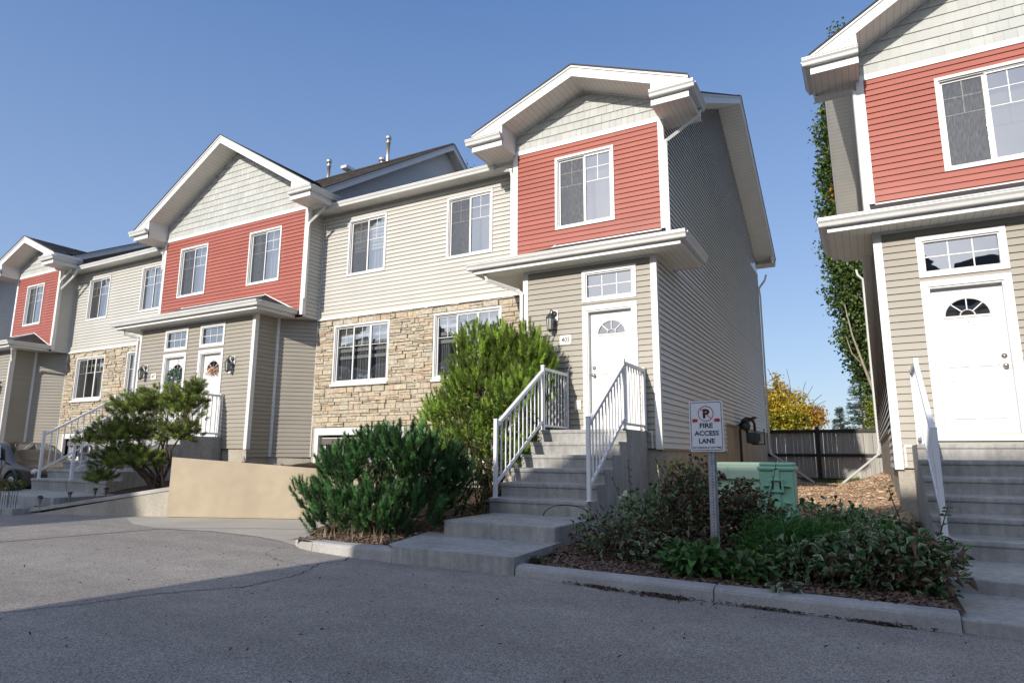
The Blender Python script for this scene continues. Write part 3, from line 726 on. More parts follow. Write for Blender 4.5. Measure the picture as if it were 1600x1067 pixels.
def recess(root, x0, x1, dz, wins_up, wins_low, P, jut=.0, basement=None):
    fm = front(YM); mb = MB(); hs = [w[:4] for w in wins_up]
    siding(mb, fm, ZS+dz+.035, 7.40+dz, x0, x1, hs); mb.build('upper_wall', m_cream, root)
    for w in wins_up: window(root, fm, *w[:4], **w[4])
    st = MB(); hl = [(w[0]-.0,w[1]+.0,w[2]-.06,w[3]) for w in wins_low]
    if basement: hl = hl
    stones(st, fm, 1.775+dz, ZS+dz, x0, x1, hl)
    bk = MB(); st.build('stone_wall', m_stone, root)
    # joint bed behind the stones with the windows left open
    zc = sorted({1.775+dz, ZS+dz}|{h[i] for h in hl for i in (2,3)})
    for za, zb in zip(zc, zc[1:]):
        for p, q in spans(x0, x1, za, zb, hl): bk.poly([fm(p,za,.008), fm(q,za,.008), fm(q,zb,.008), fm(p,zb,.008)])
    bk.build('stone_bedding', m_grout, root)
    for w in wins_low: window(root, fm, *w[:4], **w[4])
    tr = MB(); slab(tr, fm, x0, x1, ZS+dz, ZS+dz+.035, 0, .04); slab(tr, fm, x0, x1, ZS+dz-.03, ZS+dz, .055, .07)
    for h in hl: slab(tr, fm, h[0]-.015, h[1]+.015, h[2]-.0, h[2]+.058, .0, .085)
    tr.build('belt_trim', m_white, root)
    # eave
    ye = 11.46; zg = 7.34+dz
    G = MB(); gutter(G, (x0-.05,ye,zg), (x1+.12,ye,zg), (0,-1,0)); G.build('eave_gutter', m_gutter, root)
    F = MB(); F.box(x0, x1, ye, ye+.03, 7.355+dz, 7.5+dz); F.build('eave_fascia', m_white, root)
    SO = MB(); SO.poly([(x0,ye+.03,7.362+dz),(x1,ye+.03,7.362+dz),(x1,YM,7.362+dz),(x0,YM,7.362+dz)]); SO.build('eave_soffit', m_soffx, root)
def vent_pipe(ro, x, y, z0, z1, r=.075, hood=True):
    mb = MB(); mb.lathe([(r*1.5,z0),(r*1.25,z0+.1),(r,z0+.12),(r,z1-.32),(r*1.3,z1-.31),(r*1.3,z1-.24),(r*.85,z1-.23),(r*.85,z1-.16),(r*1.5,z1-.15),(r*1.5,z1-.05),(r*1.2,z1),(0,z1+.005)], (x,y,0), 16)
    mb.build('vent_pipe', m_vent, ro)
CURT = [(0.,.16),(.62,1.)]
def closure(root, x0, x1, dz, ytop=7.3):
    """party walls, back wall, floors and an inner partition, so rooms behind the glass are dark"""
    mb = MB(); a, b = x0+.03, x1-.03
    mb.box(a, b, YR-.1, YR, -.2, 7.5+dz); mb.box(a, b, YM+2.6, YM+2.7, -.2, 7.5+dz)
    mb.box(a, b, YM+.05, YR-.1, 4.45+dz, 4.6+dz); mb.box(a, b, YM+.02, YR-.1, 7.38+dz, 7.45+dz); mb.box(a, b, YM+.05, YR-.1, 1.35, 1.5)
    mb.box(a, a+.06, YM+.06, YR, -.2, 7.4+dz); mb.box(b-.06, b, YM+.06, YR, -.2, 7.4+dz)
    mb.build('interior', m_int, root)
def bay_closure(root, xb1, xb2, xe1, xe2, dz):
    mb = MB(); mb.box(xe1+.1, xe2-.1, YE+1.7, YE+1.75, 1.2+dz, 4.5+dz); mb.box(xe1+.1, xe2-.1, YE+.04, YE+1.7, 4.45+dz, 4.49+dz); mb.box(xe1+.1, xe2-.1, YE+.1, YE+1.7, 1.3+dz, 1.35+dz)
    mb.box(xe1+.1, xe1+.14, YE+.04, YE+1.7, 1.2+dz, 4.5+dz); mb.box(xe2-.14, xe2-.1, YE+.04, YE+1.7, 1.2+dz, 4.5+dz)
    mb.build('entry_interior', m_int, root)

W2 = dict(panes=2, grid='slider')
# ---- end townhouse with red bay (house 405)
def house_405():
    x1, x2, e1, e2 = -6.16, -2.96, -5.49, -2.96
    r = thing('end_townhouse', 'end townhouse with single red bay, 405 number plate and stone lower front', 'house', (-7.5,YM,0))
    P = dict(apex=8.484-7.423+.02, mslope=.516, roof_obj=None)
    bay_block(r, x1, x2, e1, e2, False, True, 0, P, [(-5.205,-3.94,5.595,7.147,dict(panes=2,shade=True))],
        [dict(u0=-4.31,u1=-3.30,zb=1.60,zt=3.745,tz0=3.815,tz1=4.41)], [(-4.88,3.56)])
    number_plate(r, front(YE), -4.64, 3.17, '405')
    ol = MB(); slab(ol, front(YE), -4.475,-4.355,1.9,2.07,.0,.03); oo = ol.build('outlet_box', m_vinyl, r)
    ol = MB(); slab(ol, front(YE), -4.455,-4.375,1.92,2.05,.03,.04); ol.build('outlet_cover', m_jamb, oo)
    gable_front(r, P, x1, x2, .40, 0, .70, .66)
    main_roof(r, -6.9, -2.35, .516, 7.69+.516*.35, y0=11.3, rakeR=-2.35, wallR=x2)
    side_wall(r, x2, 1, ZL, 0, .516, 7.69, ZL+6*.1016+.05, m_side, 15.9)
    canopy(r, -6.39, -2.42, x1, x2, False, True, 0, x1, x2, e1, e2)
    U = (5.585,7.09)
    recess(r, -12.27, x1, 0, [(-11.36,-10.11,*U,dict(panes=2,curtain=[(.55,1.)],blind=('shade',.62))), (-8.28,-7.03,*U,dict(panes=2,shade=True))],
        [(-11.68,-9.88,2.83,4.335,dict(panes=3,grid='triple',blind=('zebra',.62),curtain=[(0,.22),(.36,.62),(.72,1.)],screen=())), (-8.58,-6.77,2.80,4.33,dict(panes=3,grid='triple',blind=('zebra',.5),curtain=[(.0,.18),(.42,1.)],screen=()))], P)
    main_roof(r, -12.0, -6.85, .516, 7.475, y0=11.36, name='recess_roof')
    closure(r, -12.2, x2, 0); bay_closure(r, x1, x2, e1, e2, 0)
    mb = foundation(r, [(x1,YM),(-5.6,11.0),(e1+.02,YE+.03),(e2-.012,YE+.03)], ZL+.02)
    mb.poly([(x2-.012,YE+.03,-.3),(x2-.012,YR,-.3),(x2-.012,YR,ZL+.66),(x2-.012,15.9,ZL+.66),(x2-.012,15.9,ZL+.02),(x2-.012,YE+.03,ZL+.02)])
    mb.build('foundation', m_conc, r)
    st = MB(); slab(st, rside(x2), 15.86, 15.93, ZL, ZL+.66, 0, .02); slab(st, rside(x2), YE, 15.9, ZL-.03, ZL+.005, 0, .02); slab(st, rside(x2), 15.9, YR, ZL+.62, ZL+.655, 0, .02); corner(st, x2, YR, 1.85, 7.42, 1, 1)
    st.build('starter_strip', m_tan, r)
    # basement wall below the stone with two wells
    fm = front(YM); b = MB(); bw = [(-12.0,-9.45,.95,1.58),(-8.85,-6.4,.95,1.58)]
    zc = [0,.95,1.58,1.77]
    for za, zb in zip(zc, zc[1:]):
        for p, q in spans(-12.27,x1,za,zb,bw): b.poly([fm(p,za,0), fm(q,za,0), fm(q,zb,0), fm(p,zb,0)])
    b.build('basement_wall', m_conc, r)
    t = MB()
    for a, c, z0, z1 in bw:
        slab(t, fm, a-.13, c+.13, z1, z1+.17, 0, .06); slab(t, fm, a-.13, a, .45, z1, 0, .055); slab(t, fm, c, c+.13, .45, z1, 0, .055)
        for q in (a, c): t.poly([fm(q,z0,0), fm(q,z1,0), fm(q,z1,-.3), fm(q,z0,-.3)])
        t.poly([fm(a,z1,0), fm(c,z1,0), fm(c,z1,-.3), fm(a,z1,-.3)])
    t.build('basement_trim', m_white, r)
    fi = FR((0,YM+.10,0),(1,0,0),(0,-1,0))
    for a, c, z0, z1 in bw: window(r, fi, a+.01, c-.01, z0, z1-.06, panes=4, grid='none', screen=())
    G = MB(); G.box(-2.30,-2.2,YR+.5,YR+.61,7.54,7.66)
    downspout(r, [(-2.27,11.38,7.53),(-2.3,11.33,7.40),(-2.90,11.24,7.0),(-2.905,11.205,6.9),(-2.905,11.205,5.2)])
    downspout(r, [(-6.75,11.36,7.42),(-6.7,11.3,7.25),(-6.24,11.2,7.13),(-6.21,11.2,7.0),(-6.21,11.2,4.95)])
    downspout(r, [(-6.2,10.1,4.58),(-6.17,10.15,4.42),(-5.62,10.39,4.2),(-5.53,10.36,4.1),(-5.53,10.36,.5)])
    downspout(r, [(-2.7,23.4,7.42),(-2.75,23.3,7.2),(-2.92,23.1,6.9),(-2.90,23.12,6.6),(-2.90,23.12,1.4),(-2.86,23.05,1.2),(-1.5,21.3,.36)])
    return r
m_side = mat('greige_siding', (.72,.71,.675), .45, noise=(1.2,.04), island=.03, bump=(3,.05,.004,(1.2,1.2,160)))

def house_double(dx, name, label, dz=0, dl=0, full=True):
    """double townhouse with a wide red bay; dx/dz shift it along the row"""
    x1, x2, e1, e2 = -18.27+dx, -12.27+dx, -17.69+dx, -12.97+dx
    r = thing(name, label, 'house', (-15.3+dx,YM,0)); P = dict(apex=9.70-7.423+.02, mslope=.66, roof_obj=None, dl=dl)
    U = (5.59+dz,7.10+dz)
    D = [dict(u0=-16.53+dx,u1=-15.55+dx,zb=1.60+dz,zt=3.745+dz,tz0=3.815+dz,tz1=4.41+dz,hinge=1), dict(u0=-15.05+dx,u1=-14.07+dx,zb=1.60+dz,zt=3.745+dz,tz0=3.815+dz,tz1=4.41+dz,hinge=1)]
    return r, x1, x2, e1, e2, P, U, D

def house_406():
    r, x1, x2, e1, e2, P, U, D = house_double(0, 'double_townhouse', 'middle townhouse with wide red bay over two white doors')
    bay_block(r, x1, x2, e1, e2, False, False, 0, P, [(-17.48,-16.215,*U,dict(panes=2,curtain=[(.45,1.)])), (-14.46,-13.20,*U,dict(panes=2,curtain=[(.0,.2),(.5,1.)]))], D, [(-17.27,3.33),(-13.68,3.33)])
    number_plate(r, front(YE), -16.89, 3.17, '407'); number_plate(r, front(YE), -13.77, 3.17, '406')
    gable_front(r, P, x1, x2, .60, 0, .68, .68)
    ro = main_roof(r, -18.62, -11.92, .66, 7.69+.66*.35, y0=11.3, rakeR=-11.92, wallR=x2, rakeL=-18.62, wallL=x1)
    g = MB(); siding(g, rside(x2), 7.4, 11.6, lambda z: max(11.0, YRIDGE-(11.63-z)/.66), lambda z: min(YR, YRIDGE+(11.63-z)/.66)); siding(g, lside(x1), 7.4, 11.6, lambda z: max(11.0, YRIDGE-(11.63-z)/.66), lambda z: min(YR, YRIDGE+(11.63-z)/.66))
    g.build('roof_gable_wall', m_side, r)
    canopy(r, -18.33, -12.50, x1, x2, False, False, 0, x1, x2, e1, e2)
    closure(r, x1, x2, 0); bay_closure(r, x1, x2, e1, e2, 0)
    foundation(r, [(x1,YM),(e1,11.05),(e1+.02,YE+.03),(e2-.02,YE+.03),(e2-.02,11.07),(x2-.03,YM+.02)], lambda x,y: ZL+.01 if y < 10.6 else ZL-.19, -.3).build('foundation', m_conc, r)
    downspout(r, [(-11.72,11.3,7.5),(-11.78,11.24,7.3),(-12.2,11.2,7.0),(-12.21,11.19,6.9),(-12.21,11.19,5.0)])
    downspout(r, [(-18.85,11.36,7.42),(-18.8,11.3,7.25),(-18.36,11.2,7.13),(-18.32,11.2,7.0),(-18.32,11.2,6.6)])
    downspout(r, [(-18.1,10.1,4.58),(-18.08,10.15,4.42),(-17.8,10.39,4.3),(-17.73,10.36,4.2),(-17.73,10.36,.5)])
    vent_pipe(ro, -18.27, 17.6, 11.3, 12.9); vent_pipe(ro, -15.48, 17.6, 11.5, 12.33, .09); vent_pipe(ro, -15.2, 17.6, 11.5, 13.15)
    hv = MB(); hv.box(-17.17,-16.97,17.5,17.7,11.4,12.1); hv.box(-17.22,-16.92,17.2,17.75,12.1,12.22); hv.build('roof_vent', m_vent, ro)

def house_L():
    x1, x2 = -27.14, -24.22; e1, e2 = -27.14, -24.90
    r = thing('left_end_townhouse', 'far left townhouse with narrow red bay and lit beige recess', 'house', (-22.,YM,0))
    P = dict(apex=8.45-7.423+.02, mslope=.516, roof_obj=None)
    bay_block(r, x1, x2, e1, e2, True, False, 0, P, [(-26.37,-25.18,5.57,7.07,dict(panes=2,curtain=[(.0,1.)]))], [dict(u0=-26.8,u1=-25.8,zb=1.60,zt=3.745,tz0=3.815,tz1=4.41)], [(-25.35,3.33)])
    gable_front(r, P, x1, x2, .42, 0, .66, .70)
    ro = main_roof(r, -27.75, -23.75, .516, 7.69+.516*.35, y0=11.3, rakeR=-23.75, wallR=x2+.0, rakeL=-27.75, wallL=x1)
    g = MB(); siding(g, rside(x2), 7.35, 10.7, lambda z: max(11.0, YRIDGE-(10.73-z)/.516), lambda z: min(YR, YRIDGE+(10.73-z)/.516)); g.build('roof_gable_wall', m_side, r)
    side_wall(r, x1, -1, ZL, 0, .516, 7.69, ZL+.66, m_side)
    canopy(r, -27.75, -24.30, x1, x2, True, False, 0, x1, x2, e1, e2)
    U = (5.58,7.08)
    recess(r, x2, -18.27, 0, [(-23.36,-22.11,*U,dict(panes=2,curtain=[(.5,1.)])), (-20.31,-19.06,*U,dict(panes=2,curtain=[(0.,1.)],screen=()))],
        [(-23.6,-21.88,2.85,4.32,dict(panes=3,grid='triple',blind=('zebra',.3),screen=(0,),curtain=[(.75,1.)])), (-20.65,-18.9,2.82,4.32,dict(panes=3,grid='triple',blind=('shade',.95),screen=()))], P)
    main_roof(r, -24.0, -18.2, .42, 7.475, y0=11.36, name='recess_roof')
    closure(r, x1, -18.35, 0); bay_closure(r, x1, x2, e1, e2, 0)
    foundation(r, [(x1,YR),(x1+.02,YE+.03),(e2-.02,YE+.03),(e2-.02,11.07),(x2-.03,YM+.02)], ZL-.19, -.3).build('foundation', m_conc, r)
    fm = front(YM); b = MB(); bw = [(-23.7,-21.9,.9,1.58)]
    for za, zb in zip([0,.9,1.58],[.9,1.58,1.77]):
        for p, q in spans(x2,-18.27,za,zb,bw): b.poly([fm(p,za,0), fm(q,za,0), fm(q,zb,0), fm(p,zb,0)])
    b.build('basement_wall', m_conc, r); t = MB(); slab(t, fm, -23.85,-21.75,1.58,1.74,0,.06); slab(t, fm, -23.85,-23.7,.4,1.58,0,.055); slab(t, fm, -21.9,-21.75,.4,1.58,0,.055); t.build('basement_trim', m_white, r)
    window(r, FR((0,YM+.15,0),(1,0,0),(0,-1,0)), -23.7,-21.9,.9,1.58, panes=3, grid='triple', screen=())
    downspout(r, [(-23.65,11.3,7.5),(-23.7,11.24,7.3),(-24.15,11.2,7.0),(-24.16,11.19,6.9),(-24.16,11.19,5.0)])
    downspout(r, [(-23.5,11.4,7.4),(-23.55,11.3,7.1),(-24.1,11.25,6.75),(-24.12,11.25,6.7)])
    downspout(r, [(-24.32,10.1,4.58),(-24.35,10.14,4.45),(-24.82,10.38,4.2),(-24.86,10.36,4.1),(-24.86,10.36,.4)])
    vent_pipe(ro, -24.9, 18.0, 10.6, 12.7); vent_pipe(ro, -27.3, 17.9, 10.6, 11.9)

def house_far():
    x1, x2 = -33.6, -30.42
    r = thing('distant_townhouse', 'townhouse past the gap at the left picture edge, only its shaded side wall showing', 'house', (-34.,YM,0))
    side_wall(r, x2, 1, ZL, 0, .516, 7.69, ZL+.66, m_side)
    fb, fe = front(YB), front(YE)
    m = MB(); siding(m, fb, 4.6, 7.8, x1, x2); m.build('bay_wall', m_red, r)
    m = MB(); siding(m, fe, ZL, ZS, x1+.6, x2); m.build('entry_wall', m_tan, r)
    P = dict(apex=8.484-7.423, mslope=.516, roof_obj=None)
    gable_front(r, P, x1, x2, .40, 0, .70, .66); canopy(r, x1-.2, x2+.55, x1, x2, False, True, 0, x1, x2, x1+.6, x2)
    main_roof(r, -42, -29.85, .516, 7.69+.516*.35, y0=11.3, rakeR=-29.85, wallR=x2)
    m = MB(); siding(m, front(YM), .5, 7.5, -42, x1); m.build('upper_wall', m_cream, r)
    m = MB(); m.box(-42, x2-.05, YR-.1, YR, 0, 7.5); m.build('back_wall', m_side, r)
    foundation(r, [(x1,YM),(x1+.6,YE+.03),(x2-.03,YE+.03),(x2-.03,YR)], ZL+.3, -.3).build('foundation', m_conc, r)

def house_R():
    dz, dl = -.185, -.27; x1, x2, e1, e2 = .315, 6.32, .315, 5.8
    r = thing('right_townhouse', 'townhouse cut by the right picture edge with large white door and red upper wall', 'house', (3.,YM,0))
    P = dict(apex=9.72-7.423, mslope=.66, roof_obj=None, dl=dl)
    U = (5.595+dz,7.147+dz)
    bay_block(r, x1, x2, e1, e2, True, False, dz, P, [(1.355,2.62,*U,dict(panes=2,shade=True)),(4.0,5.26,*U,dict(panes=2))],
        [dict(u0=.815,u1=1.845,zb=1.41,zt=3.545,tz0=3.60,tz1=4.20,hinge=-1), dict(u0=2.30,u1=3.28,zb=1.41,zt=3.545,tz0=3.60,tz1=4.20,hinge=1)], [(3.9,3.3)])
    gable_front(r, P, x1, x2, .60, dz, .66, .66)
    main_roof(r, -.28, 6.6, .66, 7.69+dz+.66*.35, y0=11.3, rakeL=-.28, wallL=x1)
    side_wall(r, x1, -1, ZL+dl, dz, .66, 7.69+dz, ZL+dl+.61, m_side, 12.2)
    canopy(r, -.28, 6.3, x1, x2, True, False, dz, x1, x2, e1, e2)
    closure(r, x1, x2, dz); bay_closure(r, x1, x2, e1, e2, dz)
    mb = foundation(r, [(x1+.012,YE+.03),(e2,YE+.03),(e2,YM),(12,YM)], ZL+dl+.02)
    mb.poly([(x1+.012,YE+.03,-.3),(x1+.012,YR,-.3),(x1+.012,YR,ZL+dl+.61),(x1+.012,12.2,ZL+dl+.61),(x1+.012,12.2,ZL+dl+.02),(x1+.012,YE+.03,ZL+dl+.02)]); mb.build('foundation', m_conc, r)
    m = MB(); siding(m, front(YM), 1.2, 7.3, x2, 12); m.build('upper_wall', m_cream, r)
    main_roof(r, 6.6, 12, .516, 7.3, y0=11.36, name='recess_roof')
    downspout(r, [(-.33,11.38,7.53+dz),(-.31,11.34,7.38+dz),(.2,11.24,7.30+dz),(.255,11.19,7.22+dz),(.255,11.19,5.1+dz)])
    downspout(r, [(.1,23.35,7.2),(.13,23.25,7.0),(.26,23.08,6.8),(.26,23.1,6.5),(.26,23.1,1.35),(.24,23.05,1.2),(-.75,21.7,.36)])
    st = MB(); corner(st, x1, YR, 1.6, 7.2, -1, 1); slab(st, lside(x1), 12.2, YR, ZL+dl+.58, ZL+dl+.612, 0, .02); st.build('starter_strip', m_white, r)

house_405(); house_406(); house_L(); house_far(); house_R()

# ------------------------------------------------------------------ the opposite row (behind the camera; it shades the road)
def opposite(x0, x1, name, label):
    r = thing(name, label, 'house', ((x0+x1)/2,-6,0)); yf, yr = -6.0, -15.0; ye = -10.5; ze = 6.5; zr = 9.24; s = (zr-ze)/4.75
    b = MB(); b.poly([(x0,yf,-.2),(x1,yf,-.2),(x1,yf,ze),(x0,yf,ze)]); b.poly([(x0,yr,-.2),(x1,yr,-.2),(x1,yr,ze),(x0,yr,ze)])
    for x in (x0, x1): b.poly([(x,yf,-.2),(x,yr,-.2),(x,yr,ze),(x,yf,ze)])
    b.build('wall', m_opp, r)
    R = MB(); a, c, hp = x0-.05, x1+.05, .55
    E = [(a,yf+.05,ze),(c,yf+.05,ze),(c,yr-.05,ze),(a,yr-.05,ze)]; r1, r2 = (x0+hp,ye,zr), (x1-hp,ye,zr)
    R.poly([E[0],E[1],r2,r1]); R.poly([E[2],E[3],r1,r2]); R.poly([E[3],E[0],r1]); R.poly([E[1],E[2],r2]); R.poly(E[::-1])
    R.build('roof', m_roof, r)
    T = MB(); T.box(x0-.05, x1+.05, yf+.051, yf+.08, ze-.22, ze); T.box(x0, x1, yf, yf+.05, 2.9, 3.1); T.build('fascia', m_white, r)
    n = int((x1-x0)/3)
    for k in range(n):
        xc = x0+1.5+3*k
        for z in (1.2, 4.6):
            W = MB(); ring(W, FR((0,yf,0),(1,0,0),(0,1,0)), xc-.6, xc+.6, z, z+1.4, .07, 0, .06)
            w = W.build('window', m_vinyl, r); g = MB(); g.poly([(xc-.55,yf+.012,z+.05),(xc+.55,yf+.012,z+.05),(xc+.55,yf+.012,z+1.35),(xc-.55,yf+.012,z+1.35)]); g.build('pane', m_glassdark, w)
opposite(-6.6, 26, 'opposite_townhouse', 'townhouse row across the road right of its gap, behind the viewer')
opposite(-46, -13.85, 'opposite_townhouse', 'townhouse row across the road left of its gap, behind the viewer')

# ------------------------------------------------------------------ ground, road, kerbs
def rz(x): return 0 if x < -3 else max(-.3, -.018*(x+3))
g = MB(); g.poly([(-600,-600,-.42),(600,-600,-.42),(600,600,-.42),(-600,600,-.42)]); struct(g.build('ground', m_hill))
g = MB(); g.poly([(-60,23,-.05),(-3.2,23,-.05),(-3.2,12.2,-.05),(-60,12.2,-.05)]); 
rd = MB(); xs = [-60,-3,0,5,13,40]
for a, b in zip(xs, xs[1:]): rd.poly([(a,-30,rz(a)),(b,-30,rz(b)),(b,11.85 if b <= -3 else 5.7,rz(b)),(a,11.85 if b <= -3 else 5.7,rz(a))])
struct(rd.build('road', m_asph))
def ribbon(name, pts, w, m, z=.004, jit=.0):
    mb = MB(); P = []
    for (x0,y0), (x1,y1) in zip(pts, pts[1:]):
        n = max(2, int(math.hypot(x1-x0,y1-y0)/.05))
        for k in range(n): P.append((x0+(x1-x0)*k/n, y0+(y1-y0)*k/n))
    P.append(pts[-1]); P = [(x+random.uniform(-jit,jit), y+random.uniform(-jit,jit)) for x, y in P]
    for i in range(len(P)-1):
        (x0,y0),(x1,y1) = P[i],P[i+1]; d = math.hypot(x1-x0,y1-y0) or 1; nx, ny = -(y1-y0)/d, (x1-x0)/d; ww = w*random.uniform(.5,1.3) if jit else w
        mb.poly([(x0-nx*ww,y0-ny*ww,z+rz(x0)),(x1-nx*ww,y1-ny*ww,z+rz(x1)),(x1+nx*ww,y1+ny*ww,z+rz(x1)),(x0+nx*ww,y0+ny*ww,z+rz(x0))])
    return struct(mb.build(name, m))
ribbon('road_crack', [(-5.6,2.1),(-5.46,2.43),(-5.25,2.83),(-5.1,3.38),(-4.75,3.89),(-4.78,4.55),(-5.08,5.09),(-4.97,5.35),(-5.2,5.68)], .006, m_crack, jit=.016)
ribbon('road_crack', [(-4.9,4.9),(-5.6,5.0),(-6.1,5.25),(-6.35,5.7)], .0035, m_crack, jit=.02)
ribbon('road_joint', [(-9.9,2.6),(-9.68,4.2),(-9.55,5.04),(-9.4,6.12)], .014, m_crack)
ap = MB(); ap.poly([(x,y,.004) for x, y in [(-9.42,6.12),(-8.48,6.31),(-7.44,6.24),(-6.85,6.1),(-6.2,5.86),(-6.4,6.3),(-6.95,7.1),(-7.8,8.1),(-8.3,8.62),(-11.1,7.35),(-11.5,6.84),(-10.4,6.3)]])
struct(ap.build('driveway_apron', m_apron))
ribbon('apron_joint', [(-9.4,6.125),(-8.2,6.87),(-7.1,7.35)], .008, m_crack, z=.008)
ribbon('apron_edge', [(-9.42,6.12),(-8.48,6.31),(-7.44,6.24),(-6.85,6.1),(-6.3,5.88)], .012, m_kerb, z=.008, jit=.01)
def kerb(name, pts, ztop, w=.16):
    """pts: front line, left to right; ztop function of x"""
    mb = MB(); n = len(pts); rows = []
    for i, (x, y) in enumerate(pts):
        x0, y0 = pts[max(i-1,0)]; x1, y1 = pts[min(i+1,n-1)]; d = math.hypot(x1-x0,y1-y0); nx, ny = -(y1-y0)/d, (x1-x0)/d
        zt = ztop(x); zb = rz(x)-.05
        rows.append([(x+nx*a, y+ny*a, z) for a, z in ((0,zb),(.012,zt-.035),(.022,zt-.014),(.042,zt-.003),(.07,zt),(w,zt+.004),(w,zb))])
    for a, b in zip(rows, rows[1:]):
        for k in range(6): mb.poly([a[k],b[k],b[k+1],a[k+1]], smooth=k in (1,2,3,4))
    mb.poly(rows[0]); mb.poly(rows[-1][::-1]); return struct(mb.build(name, m_kerb))
def line(x0, y0, x1, y1, n): return [(x0+(x1-x0)*k/n, y0+(y1-y0)*k/n) for k in range(n+1)]
kz = lambda x: .092 - .009*(x+3)
kerb('kerb', line(-3.0,5.5,-1.19,5.5,10), kz); kerb('kerb', line(-1.18,5.5,.455,5.5,10), kz)
kerb('kerb', [(-7.75,8.35),(-7.3,7.75),(-6.98,7.2),(-6.7,6.6),(-6.5,6.15),(-6.35,5.92),(-6.1,5.76),(-5.8,5.66)], lambda x: .11)
kerb('kerb', [(-5.79,5.66),(-5.4,5.6),(-5.0,5.54),(-4.48,5.5)], lambda x: .115+.03*min(1,max(0,(x+5.4))))
kerb('kerb', line(-24,5.9,-14.0,5.98,6), lambda x: .1)
def sheet(name, m, fz, x0, x1, y0, y1, nx, ny, inside=None):
    mb = MB(); V = {}
    for i in range(nx+1):
        for j in range(ny+1):
            x, y = x0+(x1-x0)*i/nx, y0+(y1-y0)*j/ny; V[i,j] = len(mb.v); mb.v.append((x,y,fz(x,y)))
    for i in range(nx):
        for j in range(ny):
            if inside and not inside(x0+(x1-x0)*(i+.5)/nx, y0+(y1-y0)*(j+.5)/ny): continue
            mb.f.append((V[i,j],V[i+1,j],V[i+1,j+1],V[i,j+1])); mb.m.append(0); mb.sm.append(True)
    return mb.build(name, m)
def hn(x, y): return .012*math.sin(x*7.1+y*3.3)+.012*math.sin(x*3.7-y*5.9+1)+.008*math.sin(x*17+y*13)
def bed(x, y):
    t = min(1, max(0, (y-5.7)/3.)); z = .055+.14*t + .17*min(1,max(0,(y-8.5)/6)) - .17*min(1,max(0,(y-15)/11)) + hn(x,y)*min(1,t*3)
    e = abs(x+1.25); z += .17*max(0,(e-.55))**1.5*min(1,max(0,(y-9)/6))*1.0 + .16*max(0,x+.9)*min(1,max(0,(y-7.5)/6))
    return z
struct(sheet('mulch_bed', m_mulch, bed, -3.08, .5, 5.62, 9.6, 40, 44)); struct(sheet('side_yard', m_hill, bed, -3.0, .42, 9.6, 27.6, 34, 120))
def bed2(x, y): return .09+.06*max(0,y-5.9)+hn(x,y)*.8
def in2(x, y): return y > 5.72+.0*(x) and x > -6.3-(y-5.9)*.52 and not (x > -4.55 and y > 6.6)
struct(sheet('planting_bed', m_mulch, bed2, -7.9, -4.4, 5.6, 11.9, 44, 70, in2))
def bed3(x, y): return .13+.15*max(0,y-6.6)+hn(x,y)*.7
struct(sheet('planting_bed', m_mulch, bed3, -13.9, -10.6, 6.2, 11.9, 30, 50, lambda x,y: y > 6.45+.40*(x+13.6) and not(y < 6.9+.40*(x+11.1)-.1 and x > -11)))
gs = sheet('back_lawn', m_hill, lambda x,y: -.02+.04*math.sin(x)+.0*y, -60, 60, 27.3, 90, 20, 12); struct(gs)
# bark chips strewn over the beds
def chips(name, label, n, fx, fz, m, smin, smax):
    V = []; F = []
    for k in range(n):
        x, y = fx(); z = fz(x,y)+random.uniform(.002,.02); L = random.uniform(smin,smax); w = L*random.uniform(.25,.5)
        M = Matrix.Rotation(random.random()*6.28,3,'Z') @ Matrix.Rotation(random.gauss(0,.35),3,'X') @ Matrix.Rotation(random.gauss(0,.35),3,'Y')
        b = len(V)
        for p in ((-L/2,-w/2,0),(L/2,-w/2*random.uniform(.3,1),0),(L/2*random.uniform(.7,1),w/2,0),(-L/2,w/2*random.uniform(.5,1),0),(0,0,.006)): q = M @ Vector(p); V.append((x+q.x,y+q.y,z+q.z))
        F += [(b,b+1,b+4),(b+1,b+2,b+4),(b+2,b+3,b+4),(b+3,b,b+4)]
    me = bpy.data.meshes.new(name); me.from_pydata(V,[],F); me.materials.append(m); o = bpy.data.objects.new(name,me); COL.objects.link(o); return stuff(o, label, 'mulch')
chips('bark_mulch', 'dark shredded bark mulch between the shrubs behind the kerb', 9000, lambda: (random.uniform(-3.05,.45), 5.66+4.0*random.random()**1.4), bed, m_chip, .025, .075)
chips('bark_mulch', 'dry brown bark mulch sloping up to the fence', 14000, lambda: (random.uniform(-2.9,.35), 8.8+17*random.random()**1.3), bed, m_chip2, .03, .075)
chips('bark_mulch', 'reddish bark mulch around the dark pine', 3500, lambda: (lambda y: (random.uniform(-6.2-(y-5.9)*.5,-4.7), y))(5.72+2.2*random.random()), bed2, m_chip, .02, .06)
chips('leaf_litter', 'dark leaf litter lying on the road along the kerb', 760, lambda: (lambda u: (-2.5+2.9*u, 5.475-abs(random.gauss(0,.014 if abs(u-.3) > .17 else .055))))(random.choice((random.gauss(.13,.035),random.gauss(.31,.05),random.gauss(.33,.03),random.gauss(.6,.05),random.random(),random.gauss(.85,.03)))), lambda x,y: rz(x)+.002, m_mulch, .012, .045)
chips('leaf_litter', 'small dark bits scattered over the asphalt', 170, lambda: (random.uniform(-8,1.5), 1.4+3.9*random.random()**.7), lambda x,y: rz(x)-.002, m_mulch, .012, .035)
